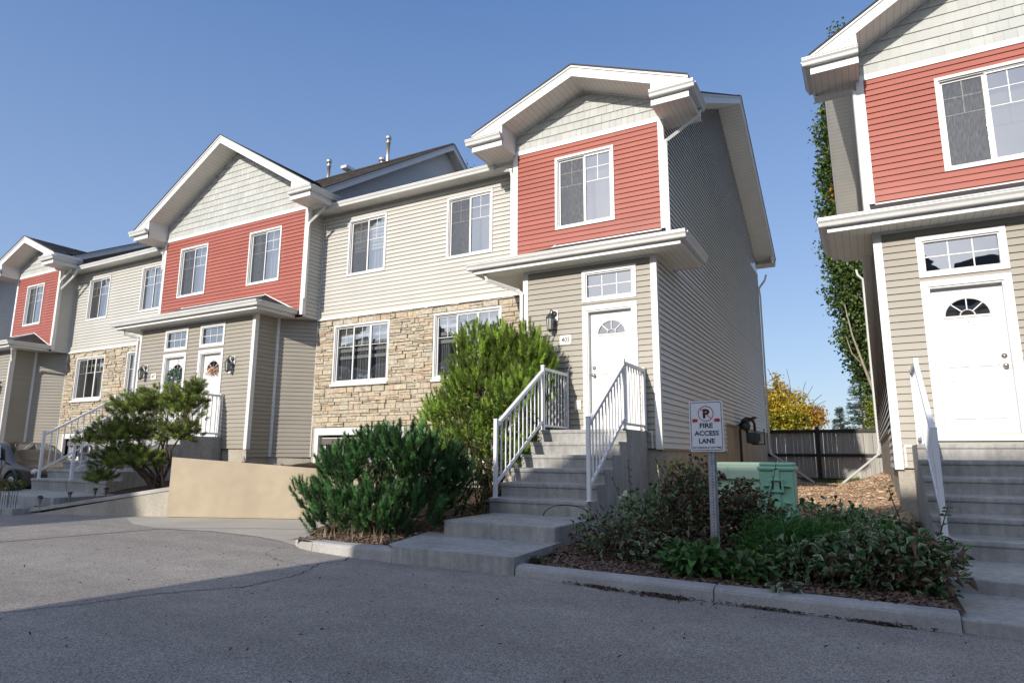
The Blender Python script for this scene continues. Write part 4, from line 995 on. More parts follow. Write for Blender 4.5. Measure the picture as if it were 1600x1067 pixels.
def tufts(name, label, spots, m, h):
    mb = MB()
    for x, y, z in spots:
        for k in range(7):
            a = random.random()*6.28; l = h*random.uniform(.5,1.1); bx, by = x+random.uniform(-.03,.03), y+random.uniform(-.03,.03); t = random.uniform(.1,.5)*l
            mb.poly([(bx-.004*math.sin(a),by+.004*math.cos(a),z),(bx+.004*math.sin(a),by-.004*math.cos(a),z),(bx+t*math.cos(a),by+t*math.sin(a),z+l)])
    return stuff(mb.build(name, m), label, 'grass')
tufts('grass', 'thin strip of grass at the foot of the fence', [(x, y, bed(x,y)) for x, y in ((random.uniform(-2.2,-.4), random.uniform(25.,26.9)) for _ in range(420))], m_grass, .16)
tufts('dry_grass', 'dry straw stalks under the dark pine', [(x, y, bed2(x,y)) for x, y in ((random.uniform(-5.9,-4.75), random.uniform(5.85,6.25)) for _ in range(12))], m_deadstem, .2)

# ------------------------------------------------------------------ steps, walks, low walls
def steps(r, x0, x1, yl, zl, n, tr, ri, yback, name='stair_flight'):
    mb = MB(); P = [(yback,-.2),(yback,zl),(yl,zl)]
    for i in range(n):
        y = yl-i*tr; z = zl-i*ri
        if i: P.append((y,z))
        P.append((y+.002,z-.05)); P.append((y+.02,z-.062)); P.append((y+.038,z-ri*.985))
    P.append((P[-1][0],-.2))
    mb.prism(P, lambda u,v,t: (t,u,v), x0, x1); return mb.build(name, m_step, r, bevel=.012)
r = thing('concrete_steps', 'six grey concrete steps with a pad leading up to door 405', 'steps', (-3.95,8.5,0))
steps(r, -4.66, -3.19, 9.326, 1.517, 6, .311, .1962, YE+.0)
b = MB(); b.box(-4.575,-3.09,6.585,7.83,-.1,.34); b.build('pad', m_step, r, bevel=.014)
wr = MB(); wr.tube([(-3.42-.34*math.cos(a), 7.66, .345+.15*math.sin(a)) for a in [math.pi*k/14 for k in range(15)]], .006, 5); tag(wr.build('bent_wire', m_darkp), 'thin bent wire hoop leaning on the bottom step of 405', 'wire')
b = MB(); b.poly([(-4.47,5.5,.165),(-3.01,5.5,.165),(-3.06,6.75,.172),(-4.9,6.75,.172),(-4.62,5.62,.166)]); P = [(-4.47,5.5),(-3.01,5.5),(-3.06,6.75)]
for (x0,y0),(x1,y1) in zip(P,P[1:]): b.poly([(x0,y0,-.1),(x1,y1,-.1),(x1,y1,.167),(x0,y0,.165)])
b.poly([(-4.9,6.75,-.1),(-4.47,5.5,-.1),(-4.47,5.5,.165),(-4.9,6.75,.172)])
struct(b.build('walkway', m_step))
r = thing('concrete_steps', 'double grey concrete steps below the large white door at right', 'steps', (1.25,8.5,0))
steps(r, .515, 2.02, 9.3, 1.276, 6, .311, .189, YE+.03); steps(r, 2.035, 3.54, 9.3, 1.276, 6, .311, .189, YE+.03); b = MB(); b.box(.5,3.6,6.6,7.9,-.2,.14); b.build('pad', m_step, r, bevel=.014)
b = MB(); b.box(.46,3.5,5.55,6.72,-.3,.03); b.box(3.5,9,5.52,5.7,-.3,.0); struct(b.build('walkway', m_step, bevel=.014))
b = MB(); b.box(3.62,9.,5.7,10.3,-.3,-.02); struct(b.build('planting_bed', m_mulch))
r = thing('concrete_steps', 'double concrete steps up to doors 407 and 406', 'steps', (-15.3,8.5,0))
steps(r, -16.87, -15.375, 9.3, 1.517, 6, .311, .1962, YE); steps(r, -15.36, -13.86, 9.3, 1.517, 6, .311, .1962, YE)
b = MB(); b.box(-16.9,-13.35,6.55,7.83,-.1,.29); b.build('pad', m_step, r, bevel=.014)
b = MB(); b.box(-16.7,-13.6,6.02,6.57,-.1,.12); struct(b.build('walkway', m_step, bevel=.01))
# trim strips where the landings meet the siding
b = MB()
b.box(-3.19,-3.09,YE-.03,YE-.001,1.49,1.525); b.box(-3.115,-3.09,YE-.032,YE-.002,1.24,1.49); tag(b.build('landing_trim', m_white), 'white metal trim around the right edge of the 405 landing', 'trim')
b = MB(); b.box(.42,.515,YE-.03,YE-.001,1.25,1.285); b.box(.42,.445,YE-.032,YE-.002,.98,1.25); tag(b.build('landing_trim', m_white), 'white metal trim beside the landing of the right house', 'trim')
# sloping wing wall and tan board
d = Vector((-11.11+13.73, 7.315-6.25, 0)); L = d.length; d.normalize(); nrm = Vector((-d.y, d.x, 0)); o = Vector((-13.73,6.25,0))
r = thing('wing_wall', 'low concrete wall sloping up from the road to the tan board', 'wall', (-12.4,6.8,0))
b = MB(); b.prism([(-.25,-.1),(L+.05,-.1),(L+.05,.455),(L,.455),(.35,.03),(-.25,-.02)], lambda u,v,t: o+d*u+nrm*t+Vector((0,0,v)), .02, .22); b.build('wall_face', m_conc, r)
b = MB(); b.prism([(-.3,-.03),(L+.05,.455),(L+.05,.525),(-.3,.035)], lambda u,v,t: o+d*u+nrm*t+Vector((0,0,v)), 0, .24); b.build('coping', m_kerb, r, bevel=.008)
o2 = Vector((-10.985,7.255,0)); d2 = Vector((-8.383+10.985, 8.351-7.255, 0)).normalized(); n2 = Vector((-d2.y,d2.x,0))
b = MB(); b.prism([(0,.012),(3.9,.012),(3.9,.79),(0,1.048)], lambda u,v,t: o2+d2*u+n2*t+Vector((0,0,v)), 0, .04)
tag(b.build('tan_hoarding', m_panel, org=(-9.5,7.9,0)), 'blank tan board wall closing the driveway between the shrubs', 'board')

# ------------------------------------------------------------------ railings
def railing(x, yb, zb, yn, zl, yw, label, n1=10, n2=7, group='white metal stair railings', slope=True):
    r = thing('stair_railing', label, 'railing', (x,yb,zb), group)
    def post(y, z0, z1):
        mb = MB(); mb.box(x-.026,x+.026,y-.026,y+.026,z0,z1); mb.box(x-.042,x+.042,y-.042,y+.042,z0,z0+.008); mb.box(x-.03,x+.03,y-.03,y+.03,z1,z1+.012); mb.build('post', m_rail, r, bevel=.003)
    tr = MB(); br = MB(); bal = MB()
    if slope:
        post(yb, zb, zb+1.075); A, B = Vector((x,yb+.026,zb+1.0)), Vector((x,yn-.026,zl+.945)); tr.bar(A, B, .056, .052)
        C_, D = Vector((x,yb+.026,zb+.19)), Vector((x,yn-.026,zl+.135)); br.bar(C_, D, .034, .036)
        for k in range(1, n1+1): t = k/(n1+1); p = C_.lerp(D,t); q = A.lerp(B,t); bm = MB(); bm.box(p.x-.009,p.x+.009,p.y-.009,p.y+.009,p.z,q.z); bm.build('baluster', m_rail, r)
    post(yn, zl, zl+1.05); post(yw, zl, zl+1.04)
    if slope: tr.build('top_rail', m_rail, r, bevel=.004); br.build('bottom_rail', m_rail, r); tr = MB(); br = MB()
    tr.bar((x,yn+.026,zl+1.0),(x,yw-.026,zl+1.0),.056,.05); br.bar((x,yn+.026,zl+.075),(x,yw-.026,zl+.075),.034,.036)
    for k in range(1, n2+1): y = yn+(yw-yn)*k/(n2+1); bm = MB(); bm.box(x-.009,x+.009,y-.009,y+.009,zl+.08,zl+.98); bm.build('baluster', m_rail, r)
    tr.build('top_rail', m_rail, r, bevel=.004); br.build('bottom_rail', m_rail, r); return r
railing(-4.60, 7.86, .535, 9.37, 1.517, 10.33, 'white railing left of the 405 steps, brushed by pine branches')
railing(-3.20, 7.86, .535, 9.30, 1.517, 10.33, 'white railing right of the 405 steps, in front of the door')
railing(.60, 7.90, .332, 9.36, 1.276, 10.33, 'white railing seen end-on beside the right house door')
railing(2.03, 7.90, .332, 9.36, 1.276, 10.33, 'white railing between the two flights at the right picture edge')
railing(-16.72, 7.84, .535, 9.36, 1.517, 10.33, 'white railing on the far left of the double steps')
railing(-15.37, 7.84, .535, 9.36, 1.517, 10.33, 'white railing between the two flights of the double steps')
railing(-13.92, 7.84, .535, 9.36, 1.517, 10.33, 'white railing right of the double steps, behind the olive pine')

# ------------------------------------------------------------------ sign
r = thing('fire_lane_sign', 'white FIRE ACCESS LANE sign on a perforated steel post', 'sign', (-1.3,6.3,.1))
fs = FR((-1.333,6.22,1.395),(1,-.0,.008),(0,-1,0)); W, H = .156, .238
def rrect(w, h, rad, n=5):
    P = []
    for cx, cz, a0 in ((w-rad,h-rad,0),(-w+rad,h-rad,90),(-w+rad,-h+rad,180),(w-rad,-h+rad,270)):
        for k in range(n+1): a = math.radians(a0+90*k/n); P.append((cx+rad*math.cos(a), cz+rad*math.sin(a)))
    return P
b = MB(); b.prism(rrect(W,H,.012), lambda u,v,t: fs(u,v,t), -.003, 0); pan = b.build('sign_panel', m_sign, r)
def band(mb, P, Q, w):
    n = len(P)
    for i in range(n): j = (i+1) % n; mb.poly([fs(*P[i],w), fs(*P[j],w), fs(*Q[j],w), fs(*Q[i],w)])
b = MB(); band(b, rrect(W-.011,H-.011,.02), rrect(W-.0165,H-.0165,.0165), .0012); b.build('sign_border', m_ink, pan)
b = MB(); n = 32; cz = .118
ci = lambda rr: [(rr*math.cos(2*math.pi*k/n), cz+rr*math.sin(2*math.pi*k/n)) for k in range(n)]
band(b, ci(.073), ci(.066), .0022)
c = math.sqrt(.5); e = .0035
b.poly([fs(-.068*c-e*c,cz+.068*c-e*c,.0021), fs(.068*c-e*c,cz-.068*c-e*c,.0021), fs(.068*c+e*c,cz-.068*c+e*c,.0021), fs(-.068*c+e*c,cz+.068*c+e*c,.0021)])
for s in (-1, 1):
    for pl in ([(.077,.04),(.108,.04),(.108,.068),(.077,.068)], [(.108,.029),(.134,.054),(.108,.079)]): b.poly([fs(s*u,v,.0016) for u, v in pl])
b.build('sign_symbol', m_signred, pan)
for tx, uc, zc_, sz, wd_ in (('P',.004,cz,.088,.062),('FIRE',0,.006,.046,.122),('ACCESS',0,-.066,.046,.228),('LANE',0,-.138,.046,.148),('NO PARKING AT ANY TIME',0,-.200,.0175,.262)):
    b = MB(); text_mesh(b, tx, fs, uc, zc_, sz, .0014, width=wd_, bold=.055 if tx == 'P' else .03); b.build('sign_lettering', m_ink, pan)
b = MB(); b.lathe([(0,-.006),(.006,-.005),(.008,0)], fs(0,.222,.0), 10, axis='y'); b.lathe([(0,-.006),(.006,-.005),(.008,0)], fs(0,-.222,.0), 10, axis='y'); b.build('bolt', m_galv, pan)
b = MB(); px, py = -1.318, 6.262
tilt = Matrix.Translation((px,py,.0)) @ Matrix.Rotation(.012,4,'Y')
b.box(-.021,.021,-.003,.0,-.1,1.62,T=tilt); b.box(-.024,-.021,-.003,.026,-.1,1.62,T=tilt); b.box(.021,.024,-.003,.026,-.1,1.62,T=tilt); b.box(-.04,-.024,.022,.026,-.1,1.62,T=tilt); b.box(.024,.04,.022,.026,-.1,1.62,T=tilt)
po = b.build('sign_post', m_galv, r)
b = MB()
for k in range(56):
    z = .08+k*.0254*1.05; q = [(.0055*math.cos(a), -.0042, z+.0055*math.sin(a)) for a in [math.pi*2*i/8 for i in range(8)]]; b.poly([tuple(tilt @ Vector(p)) for p in q])
b.build('post_hole', m_ink, po)['kind'] = 'stuff'

# ------------------------------------------------------------------ utility cabinets and meter
r = thing('utility_pedestal', 'green ribbed utility pedestal with a handle recess', 'utility box', (-1.02,8.7,.2))
x0, x1, y0, y1 = -1.215, -.815, 8.5, 8.9
b = MB(); b.prism([(x0+.0,.1),(x1,.1),(x1-.008,.955),(x0+.008,.955)], lambda u,v,t: (u,t,v), y0, y1); bd = b.build('cabinet_body', m_green, r, bevel=.02)
b = MB(); b.box(x0-.018,x1+.018,y0-.025,y1+.025,.945,1.0); b.box(x0+.005,x1-.005,y0,y1,1.0,1.04); b.build('lid', m_green, r, bevel=.022)
b = MB(); xc = (x0+x1)/2
b.box(xc-.036,xc+.036,y0-.024,y0+.01,.2,.95); ring(b, front(y0), xc-.08, xc+.08, .69, .85, .026, -.005, .05)
for z in (.56,.76):
    for s in (-1,1): b.prism([(xc+s*.075,z),(xc+s*.155,z),(xc+s*.075,z+.035)], lambda u,v,t: (u,t,v), y0-.04, y0+.005)
b.box(x0+.02,x1-.02,y0-.022,y0+.005,.40,.43); b.build('moulded_rib', m_green, r, bevel=.004)
b = MB()
for s in (-1,1): b.box(xc+s*.045-.012,xc+s*.045+.012,y0-.028,y0+.003,.745,.80)
b.build('lock_hole', m_ink, r)
r = thing('transformer_box', 'pale green wide transformer cabinet behind the pedestal', 'utility box', (-1.5,10,.2))
b = MB(); b.box(-1.98,-1.02,9.62,10.45,.0,.86); b.build('cabinet_body', m_palegreen, r, bevel=.01)
b = MB(); b.prism([(9.56,.80),(9.56,.985),(10.0,1.03),(10.5,1.03),(10.5,.80)], lambda u,v,t: (t,u,v), -2.02, -.98); b.build('lid', m_palegreen, r, bevel=.008)
b = MB(); b.box(-1.78,-1.775,9.553,9.559,.80,.985); b.box(-1.36,-1.355,9.553,9.559,.80,.985); b.build('lid_seam', m_green, r)
r = thing('gas_meter', 'dark grey gas meter with looped pipe on the shaded side wall', 'meter', (-2.8,17.6,1))
b = MB(); b.tube([(-2.86,17.3,.3),(-2.86,17.3,1.75),(-2.84,17.3,1.9),(-2.8,17.3,2.02),(-2.7,17.35,2.09),(-2.58,17.4,2.06),(-2.52,17.4,1.95),(-2.52,17.4,1.75)], .034, 8)
b.tube([(-2.7,17.35,2.0),(-2.7,17.35,1.7)], .03, 8); b.build('pipe', m_darkp, r)
b = MB(); b.lathe([(0,-.1),(.06,-.1),(.12,-.03),(.125,.0),(.12,.03),(.05,.1),(0,.1)], (-2.72,17.3,1.88), 14, axis='y'); b.lathe([(.05,0),(.05,.12),(.0,.13)], (-2.72,17.3,1.96), 12); b.build('regulator', m_meter, r)
b = MB(); b.box(-2.72,-2.42,17.25,17.55,1.44,1.72); b.build('meter_body', m_meter, r, bevel=.05)
b = MB(); b.box(-2.42,-2.40,17.3,17.5,1.5,1.7); b.tube([(-2.3,17.4,1.8),(-2.3,17.4,1.42),(-2.6,17.4,1.42)], .018, 6); b.build('meter_bracket', m_darkp, r)
b = MB(); b.poly([(-2.93,17.2,1.9),(-2.93,17.9,1.9),(-2.5,17.9,2.12),(-2.5,17.2,2.12)]); b.build('meter_hood', m_darkp, r)

# ------------------------------------------------------------------ fence
r = thing('yard_fence', 'grey board fence with dark rails closing the gap between the houses', 'fence', (-1.5,27.1,.2))
b = MB(); x = -3.9
while x < 1.0:
    w = random.uniform(.138,.152); g_ = random.choice((.002,.004,.012)); b.box(x, x+w, 27.14, 27.16, .12+random.uniform(0,.02), 2.05); x += w+g_
b.build('fence_board', m_fence, r)
b = MB(); b.box(-3.9,1.0,27.075,27.2,2.02,2.14); b.box(-3.9,1.0,27.09,27.139,1.12,1.235); b.box(-3.9,1.0,27.09,27.139,.22,.34); b.build('rail', m_fencedark, r)
b = MB(); px = -1.675; b.box(px-.066,px+.066,27.02,27.14,.0,2.16); b.lathe([(.08,2.16),(.08,2.175),(.05,2.19),(.07,2.215),(.05,2.25),(0,2.27)], (px,27.08,0), 12); b.build('fence_post', m_fencedark, r)

# ------------------------------------------------------------------ foliage
def nmesh(name, V, F, mats, mi=None, tint=None, parent=None, org=None):
    """V (n,3), F (m,k) numpy -> mesh object"""
    V = np.asarray(V, dtype=np.float32); o = np.array(org if org is not None else (ORG.get(parent.name,(0,0,0)) if parent else (0,0,0)), dtype=np.float32)
    V = V-o; m, k = F.shape; me = bpy.data.meshes.new(name)
    me.vertices.add(len(V)); me.vertices.foreach_set('co', V.ravel()); me.loops.add(m*k); me.loops.foreach_set('vertex_index', F.astype(np.int32).ravel())
    me.polygons.add(m); me.polygons.foreach_set('loop_start', np.arange(0,m*k,k,dtype=np.int32)); me.polygons.foreach_set('loop_total', np.full(m,k,dtype=np.int32))
    for q in (mats if isinstance(mats,(list,tuple)) else [mats]): me.materials.append(q)
    if mi is not None: me.polygons.foreach_set('material_index', np.asarray(mi,dtype=np.int32))
    if tint is not None: a = me.attributes.new('tint','FLOAT','POINT'); a.data.foreach_set('value', np.asarray(tint,dtype=np.float32))
    me.update(); me.validate()
    ob = bpy.data.objects.new(name, me); COL.objects.link(ob)
    if parent: ob.parent = parent; ORG[ob.name] = tuple(float(c) for c in o)
    else: ob.location = [float(c) for c in o]
    return ob
def unit(a): return a/np.maximum(np.linalg.norm(a,axis=-1,keepdims=True),1e-9)
def perp(D):
    r = rng.normal(size=D.shape); return unit(r-(r*D).sum(-1,keepdims=True)*D)
def needles(P, D, L, n, nl, w=.0028, spread=.75, tuft=.0):
    """shoots at P along D (length L): n needles each; returns V, F, tint"""
    N = len(P); t = rng.random((N,n))**(1-tuft*.6); base = P[:,None,:]+D[:,None,:]*(L[:,None]*t)[...,None]
    Db = np.repeat(D[:,None,:],n,1); S = perp(Db); ang = spread*(1.05-.55*t)[...,None]*rng.uniform(.75,1.2,(N,n,1))
    d = unit(Db*np.cos(ang)+S*np.sin(ang)); ln = nl*rng.uniform(.75,1.15,(N,n,1)); side = unit(np.cross(d, rng.normal(size=d.shape)))*w
    tip = base+d*ln
    V = np.stack([base-side, base+side, tip], 2).reshape(-1,3); F = np.arange(len(V)).reshape(-1,3)
    ti = np.repeat(rng.random(N)*2-1, n*3); return V, F, ti
def leaves(P, D, L, W, fold=.25, up=None, droop=.15):
    """diamond leaves folded along the midrib: 2 tris each side"""
    N = len(P); D = unit(D); U = rng.normal(size=(N,3))*.5+np.array([0,0,1.]) if up is None else up
    S = unit(np.cross(D,U)); Nn = unit(np.cross(S,D)); L = L[:,None]; W = W[:,None]
    b = P; m = P+D*L*.5-Nn*0; t = P+D*L-np.array([0,0,1.])*L*droop
    l = P+D*L*.42+S*W*.5+Nn*W*fold; r = P+D*L*.42-S*W*.5+Nn*W*fold
    l2 = P+D*L*.74+S*W*.36+Nn*W*fold*.6-np.array([0,0,1.])*L*droop*.5; r2 = P+D*L*.74-S*W*.36+Nn*W*fold*.6-np.array([0,0,1.])*L*droop*.5
    V = np.stack([b,l,l2,t,r2,r],1).reshape(-1,3); i = np.arange(N)[:,None]*6
    F = np.concatenate([i+np.array([[0,3,2,1]]), i+np.array([[0,5,4,3]])],1).reshape(-1,4)
    return V, F, Nn
def cat(parts):
    V = []; F = []; T = []; o = 0
    for v, f, t in parts: V.append(v); F.append(f+o); T.append(t); o += len(v)
    return np.concatenate(V), np.concatenate(F), np.concatenate(T)
def limbs(mb, base, tips, r0, r1=.006, mids=1, sag=.1, n=6):
    base = Vector(base)
    for t in tips:
        t = Vector(t); pts = [base]
        for k in range(1, 4): s = k/4; p = base.lerp(t, s); p += Vector((random.gauss(0,.04),random.gauss(0,.04),sag*math.sin(s*3.14))); pts.append(p)
        pts.append(t); mb.tube(pts, [r0*(1-.8*i/4)+r1*i/4 for i in range(5)], n, cap=False)
def mugo(name, label, base, lobes, nshoot, m_needle, nl=.055, n=60, up=.9, L=(.12,.24), stem_r=.03, nstem=16, fill=.35, group=None, spread=.7):
    """bushy pine: upright candle shoots over overlapping lobes (cx,cy,cz,rx,ry,rz)"""
    r = thing(name, label, 'shrub', base, group); P = []; D = []
    vol = [l[3]*l[4]+l[3]*l[5]+l[4]*l[5] for l in lobes]; tot = sum(vol)
    for l, v in zip(lobes, vol):
        k = int(nshoot*v/tot); d = unit(rng.normal(size=(k,3))); d[:,2] = np.where(d[:,2] < -.35, -d[:,2]*.7, d[:,2]); rr = 1-fill*rng.random((k,1))**1.6
        p = np.array(l[:3])+d*np.array(l[3:6])*rr; P.append(p); D.append(unit(d*np.array([1,1,.6])+np.array([0,0,up])+rng.normal(size=(k,3))*.22))
    P = np.concatenate(P); D = np.concatenate(D); ok = P[:,2] > base[2]+.1; P, D = P[ok], D[ok]
    Ls = rng.uniform(L[0],L[1],len(P)); V, F, T = needles(P-D*Ls[:,None]*.6, D, Ls, n, nl, w=.0034, spread=spread)
    nmesh('needle_foliage', V, F, m_needle, tint=T, parent=r)
    mb = MB(); idx = rng.choice(len(P), min(len(P),nstem*5), replace=False); hubs = []
    for k in range(nstem):
        q = P[idx[k]]; h = Vector(base).lerp(Vector(q), .6); h.z += .03; hubs.append(h); limbs(mb, (base[0]+random.uniform(-.15,.15),base[1]+random.uniform(-.15,.15),base[2]-.03), [h], stem_r, stem_r*.5)
    for q in P[idx]:
        q = Vector(q); h = min(hubs, key=lambda v: (v-q).length); limbs(mb, h, [q], stem_r*.4, .004, n=4, sag=.03)
    mb.build('branch', m_bark, r); return r
mugo('pine_shrub', 'tall bright green pine shrub between the stone wall and the 405 steps', (-5.65,9.5,.3),
     [(-5.95,9.55,2.75,.55,.55,.72),(-5.1,9.75,2.65,.45,.45,.78),(-5.75,9.5,2.1,.85,.7,.7),(-6.45,9.55,1.7,.75,.6,.6),(-5.2,9.4,1.75,.55,.6,.7),(-5.7,9.2,1.2,1.0,.7,.7),(-4.95,9.95,2.5,.35,.3,.62),(-6.3,9.7,2.2,.5,.5,.6),(-5.5,9.6,2.85,.42,.4,.6),(-4.95,9.6,2.15,.4,.5,.5)], 2500, m_ndl, L=(.13,.24), up=1.7, n=120, nl=.072, fill=.4, spread=.8)
mugo('pine_shrub', 'low dark green pine shrub in the shade beside the driveway kerb', (-5.6,6.55,.08),
     [(-5.75,6.75,.95,.75,.55,.55),(-5.1,6.9,.85,.55,.5,.6),(-6.15,6.65,.75,.5,.45,.5),(-5.45,6.9,1.15,.6,.5,.38),(-6.45,6.7,.95,.33,.33,.38),(-5.6,6.35,.45,.75,.38,.38),(-5.0,6.5,.42,.45,.35,.38),(-6.4,6.4,.45,.45,.3,.28),(-6.85,6.55,.62,.3,.22,.16),(-4.85,7.1,.7,.3,.4,.55),(-5.95,6.9,1.28,.3,.3,.26),(-5.9,6.15,.32,.5,.28,.26),(-5.2,6.25,.3,.4,.28,.24),(-5.5,7.2,.5,.8,.35,.5)], 1350, m_ndl2, L=(.12,.24), up=1.25, nl=.07, n=120, spread=.8, fill=.4, nstem=20, stem_r=.02)
mugo('pine_shrub', 'open olive green pine shrub with bare lower branches beside the double steps', (-11.9,7.7,.3),
     [(-12.9,7.6,1.95,.55,.5,.45),(-12.2,7.7,2.05,.55,.5,.42),(-11.5,7.75,1.95,.45,.45,.5),(-13.3,7.45,1.45,.5,.45,.42),(-12.6,7.5,1.45,.75,.5,.45),(-11.5,7.7,1.45,.5,.4,.4),(-13.0,7.4,.95,.6,.45,.38),(-11.35,7.85,2.3,.22,.22,.32),(-13.75,7.25,1.35,.28,.25,.2),(-12.3,7.45,.95,.7,.4,.35),(-13.2,7.25,.62,.35,.3,.22)], 2100, m_ndl3, spread=1.0, L=(.06,.13), up=.55, nl=.078, n=62, stem_r=.024, nstem=18, fill=.75)

def leafy(name, label, cat_, base, pts, kind, nleaf, size, stems=10, stem_m=None, group=None, wratio=.5, droop=.2, fold=.25, zbias=.2):
    """broadleaf shrub; pts = lobes; kind: list of (material, weight) or 'variegated'"""
    r = thing(name, label, cat_, base, group); P = []
    vol = [l[3]*l[4]*l[5] for l in pts]; tot = sum(vol)
    for l, v in zip(pts, vol):
        k = max(8,int(nleaf*v/tot)); d = unit(rng.normal(size=(k,3))); P.append(np.array(l[:3])+d*np.array(l[3:6])*(rng.random((k,1))**.38))
    P = np.concatenate(P); P = P[P[:,2] > base[2]-.02]
    # leaves gather on twigs
    tw = rng.choice(len(P), max(4,len(P)//7)); P = P*.45+P[tw][rng.integers(0,len(tw),len(P))]*.0 + P*.55
    c = np.array([base[0],base[1],base[2]+.1]); D = unit(unit(P-c)*.8+rng.normal(size=P.shape)*.6+np.array([0,0,zbias])); N = len(P)
    L = size*(.45+.95*rng.random(N)**1.3); W = L*wratio*rng.uniform(.8,1.2,N)
    for mname, mm, sel in kind:
        k = (rng.random(N) < 1) if sel is None else None
    start = 0; ws = np.array([k[2] for k in kind], float); ws /= ws.sum(); ch = rng.choice(len(kind), N, p=ws)
    for i, (nm, mm, _) in enumerate(kind):
        s = ch == i
        if not s.any(): continue
        if nm == 'variegated_leaf':
            V, F, Nn = leaves(P[s],D[s],L[s],W[s],fold,None,droop); K = s.sum()
            Vc = V.reshape(K,6,3); cen = Vc.mean(1,keepdims=True); Vi = (Vc-cen)*np.array([.70])+cen
            up = np.repeat(Nn[:,None,:],6,1); Va = (Vi+up*.0016).reshape(-1,3); Vb = (Vi-up*.0016).reshape(-1,3); Fi = F
            o = len(V); allV = np.concatenate([V,Va,Vb]); allF = np.concatenate([F,Fi+o,Fi+2*o]); mi = np.concatenate([np.zeros(len(F)),np.ones(2*len(Fi))])
            nmesh(nm, allV, allF, [m_leafw, m_leafv], mi=mi, tint=np.zeros(len(allV)), parent=r)
        else:
            V, F, Nn = leaves(P[s],D[s],L[s],W[s],fold if nm != 'withered_leaf' else .6,None,droop if nm != 'withered_leaf' else .5)
            nmesh(nm, V, F, mm, tint=np.repeat(rng.random(s.sum())*2-1,6), parent=r)
    mb = MB(); sel = rng.choice(len(P), min(len(P),stems*5), replace=False)
    for k in range(stems):
        h = Vector(base).lerp(Vector(P[sel[k]]), .65); limbs(mb, (base[0]+random.uniform(-.08,.08),base[1]+random.uniform(-.08,.08),base[2]-.03), [h], .008, .004, n=4, sag=.04); limbs(mb, h, [P[sel[stems+k*4+j]] for j in range(4)], .004, .002, n=3, sag=.02)
    mb.build('stem', stem_m or m_stem, r); return r
VAR = ('variegated_leaf', None, 1.); BR = ('withered_leaf', m_leafb, 1.); GRN = ('green_leaf', m_leafg, 1.); DG = ('dark_leaf', m_leafd, 1.)
def K(*a): return [(n, m, w) for (n, m, _), w in a]
leafy('leafy_shrub', 'yellowish broadleaf shrub tangled in front of the tall pine by the railing', 'shrub', (-5.3,8.6,.2), [(-5.75,8.75,1.55,.7,.35,.45),(-5.1,8.8,1.75,.5,.3,.35),(-5.0,8.5,1.2,.4,.3,.5),(-5.9,8.7,2.0,.3,.3,.3),(-5.3,8.1,.75,.6,.35,.55),(-5.9,8.2,.8,.45,.35,.55)], K((GRN,.85),(('dry_leaf',m_leafyg,1),.25)), 2600, .085, stems=14, wratio=.34, droop=.35)
G_ = 'dogwood shrubs in the bed behind the kerb'
leafy('dogwood_shrub', 'low withered dogwood with cream-edged leaves nearest the 405 pad', 'shrub', (-2.35,6.55,.1), [(-2.35,6.55,.32,.52,.4,.26),(-2.05,6.45,.25,.35,.3,.2)], K((VAR,.6),(BR,.6),(DG,.45)), 1050, 0.065, group=G_)
leafy('dogwood_shrub', 'green and cream dogwood in front of the steps wall, left of the sign', 'shrub', (-2.0,7.25,.15), [(-2.05,7.2,.5,.5,.4,.32),(-1.75,7.25,.62,.35,.35,.3)], K((VAR,.5),(DG,.7),(BR,.3)), 1575, 0.065, group=G_)
leafy('dogwood_shrub', 'tall brown-leaved dogwood rising behind the sign panel', 'shrub', (-1.7,6.75,.12), [(-1.72,6.75,.45,.4,.35,.35),(-1.55,6.9,.85,.2,.2,.32),(-1.7,7.0,.75,.3,.25,.3)], K((BR,1.),(VAR,.25),(DG,.4)), 1662, 0.065, group=G_)
leafy('dogwood_shrub', 'dark withered dogwood just right of the sign post', 'shrub', (-1.1,6.95,.12), [(-1.12,6.95,.5,.32,.35,.38),(-1.2,7.1,.62,.2,.3,.26)], K((BR,1.1),(VAR,.3),(DG,.35)), 1575, 0.068, group=G_)
leafy('dogwood_shrub', 'cream-edged dogwood in the middle of the bed before the bare mulch', 'shrub', (-.35,7.0,.12), [(-.4,7.0,.42,.5,.45,.3),(-.05,6.8,.38,.38,.4,.28),(-.2,7.5,.4,.4,.35,.22)], K((VAR,.75),(DG,.75),(BR,.12)), 1575, 0.068, group=G_)
leafy('dogwood_shrub', 'sprawling cream-edged dogwood at the right end of the kerb', 'shrub', (.12,6.2,.08), [(.08,6.25,.32,.42,.36,.27),(.34,6.1,.3,.26,.28,.24),(-.25,6.1,.27,.3,.3,.22)], K((VAR,.75),(BR,.45),(DG,.6)), 1750, 0.074, group=G_)
leafy('dogwood_shrub', 'small cream-edged dogwood between the ferny weed and the kerb', 'shrub', (-.62,6.25,.08), [(-.65,6.2,.24,.3,.26,.18)], K((VAR,.9),(DG,.5)), 595, 0.068, group=G_)
leafy('broadleaf_weed', 'dark green serrated weed at the foot of the sign post', 'weed', (-1.42,6.0,.07), [(-1.45,6.0,.2,.3,.2,.16)], K((DG,1.)), 420, .10, stems=6, wratio=.5)
leafy('broadleaf_weed', 'dark green weed leaning over the kerb right of the sign', 'weed', (-.98,5.95,.07), [(-.98,5.98,.18,.22,.2,.14)], K((DG,1.),(GRN,.3)), 320, .09, stems=6, wratio=.45)
leafy('broadleaf_weed', 'bright little weed tuft beside the 405 walkway', 'weed', (-2.92,5.85,.07), [(-2.92,5.87,.1,.12,.08,.06)], K((GRN,1.)), 60, .045, stems=3)
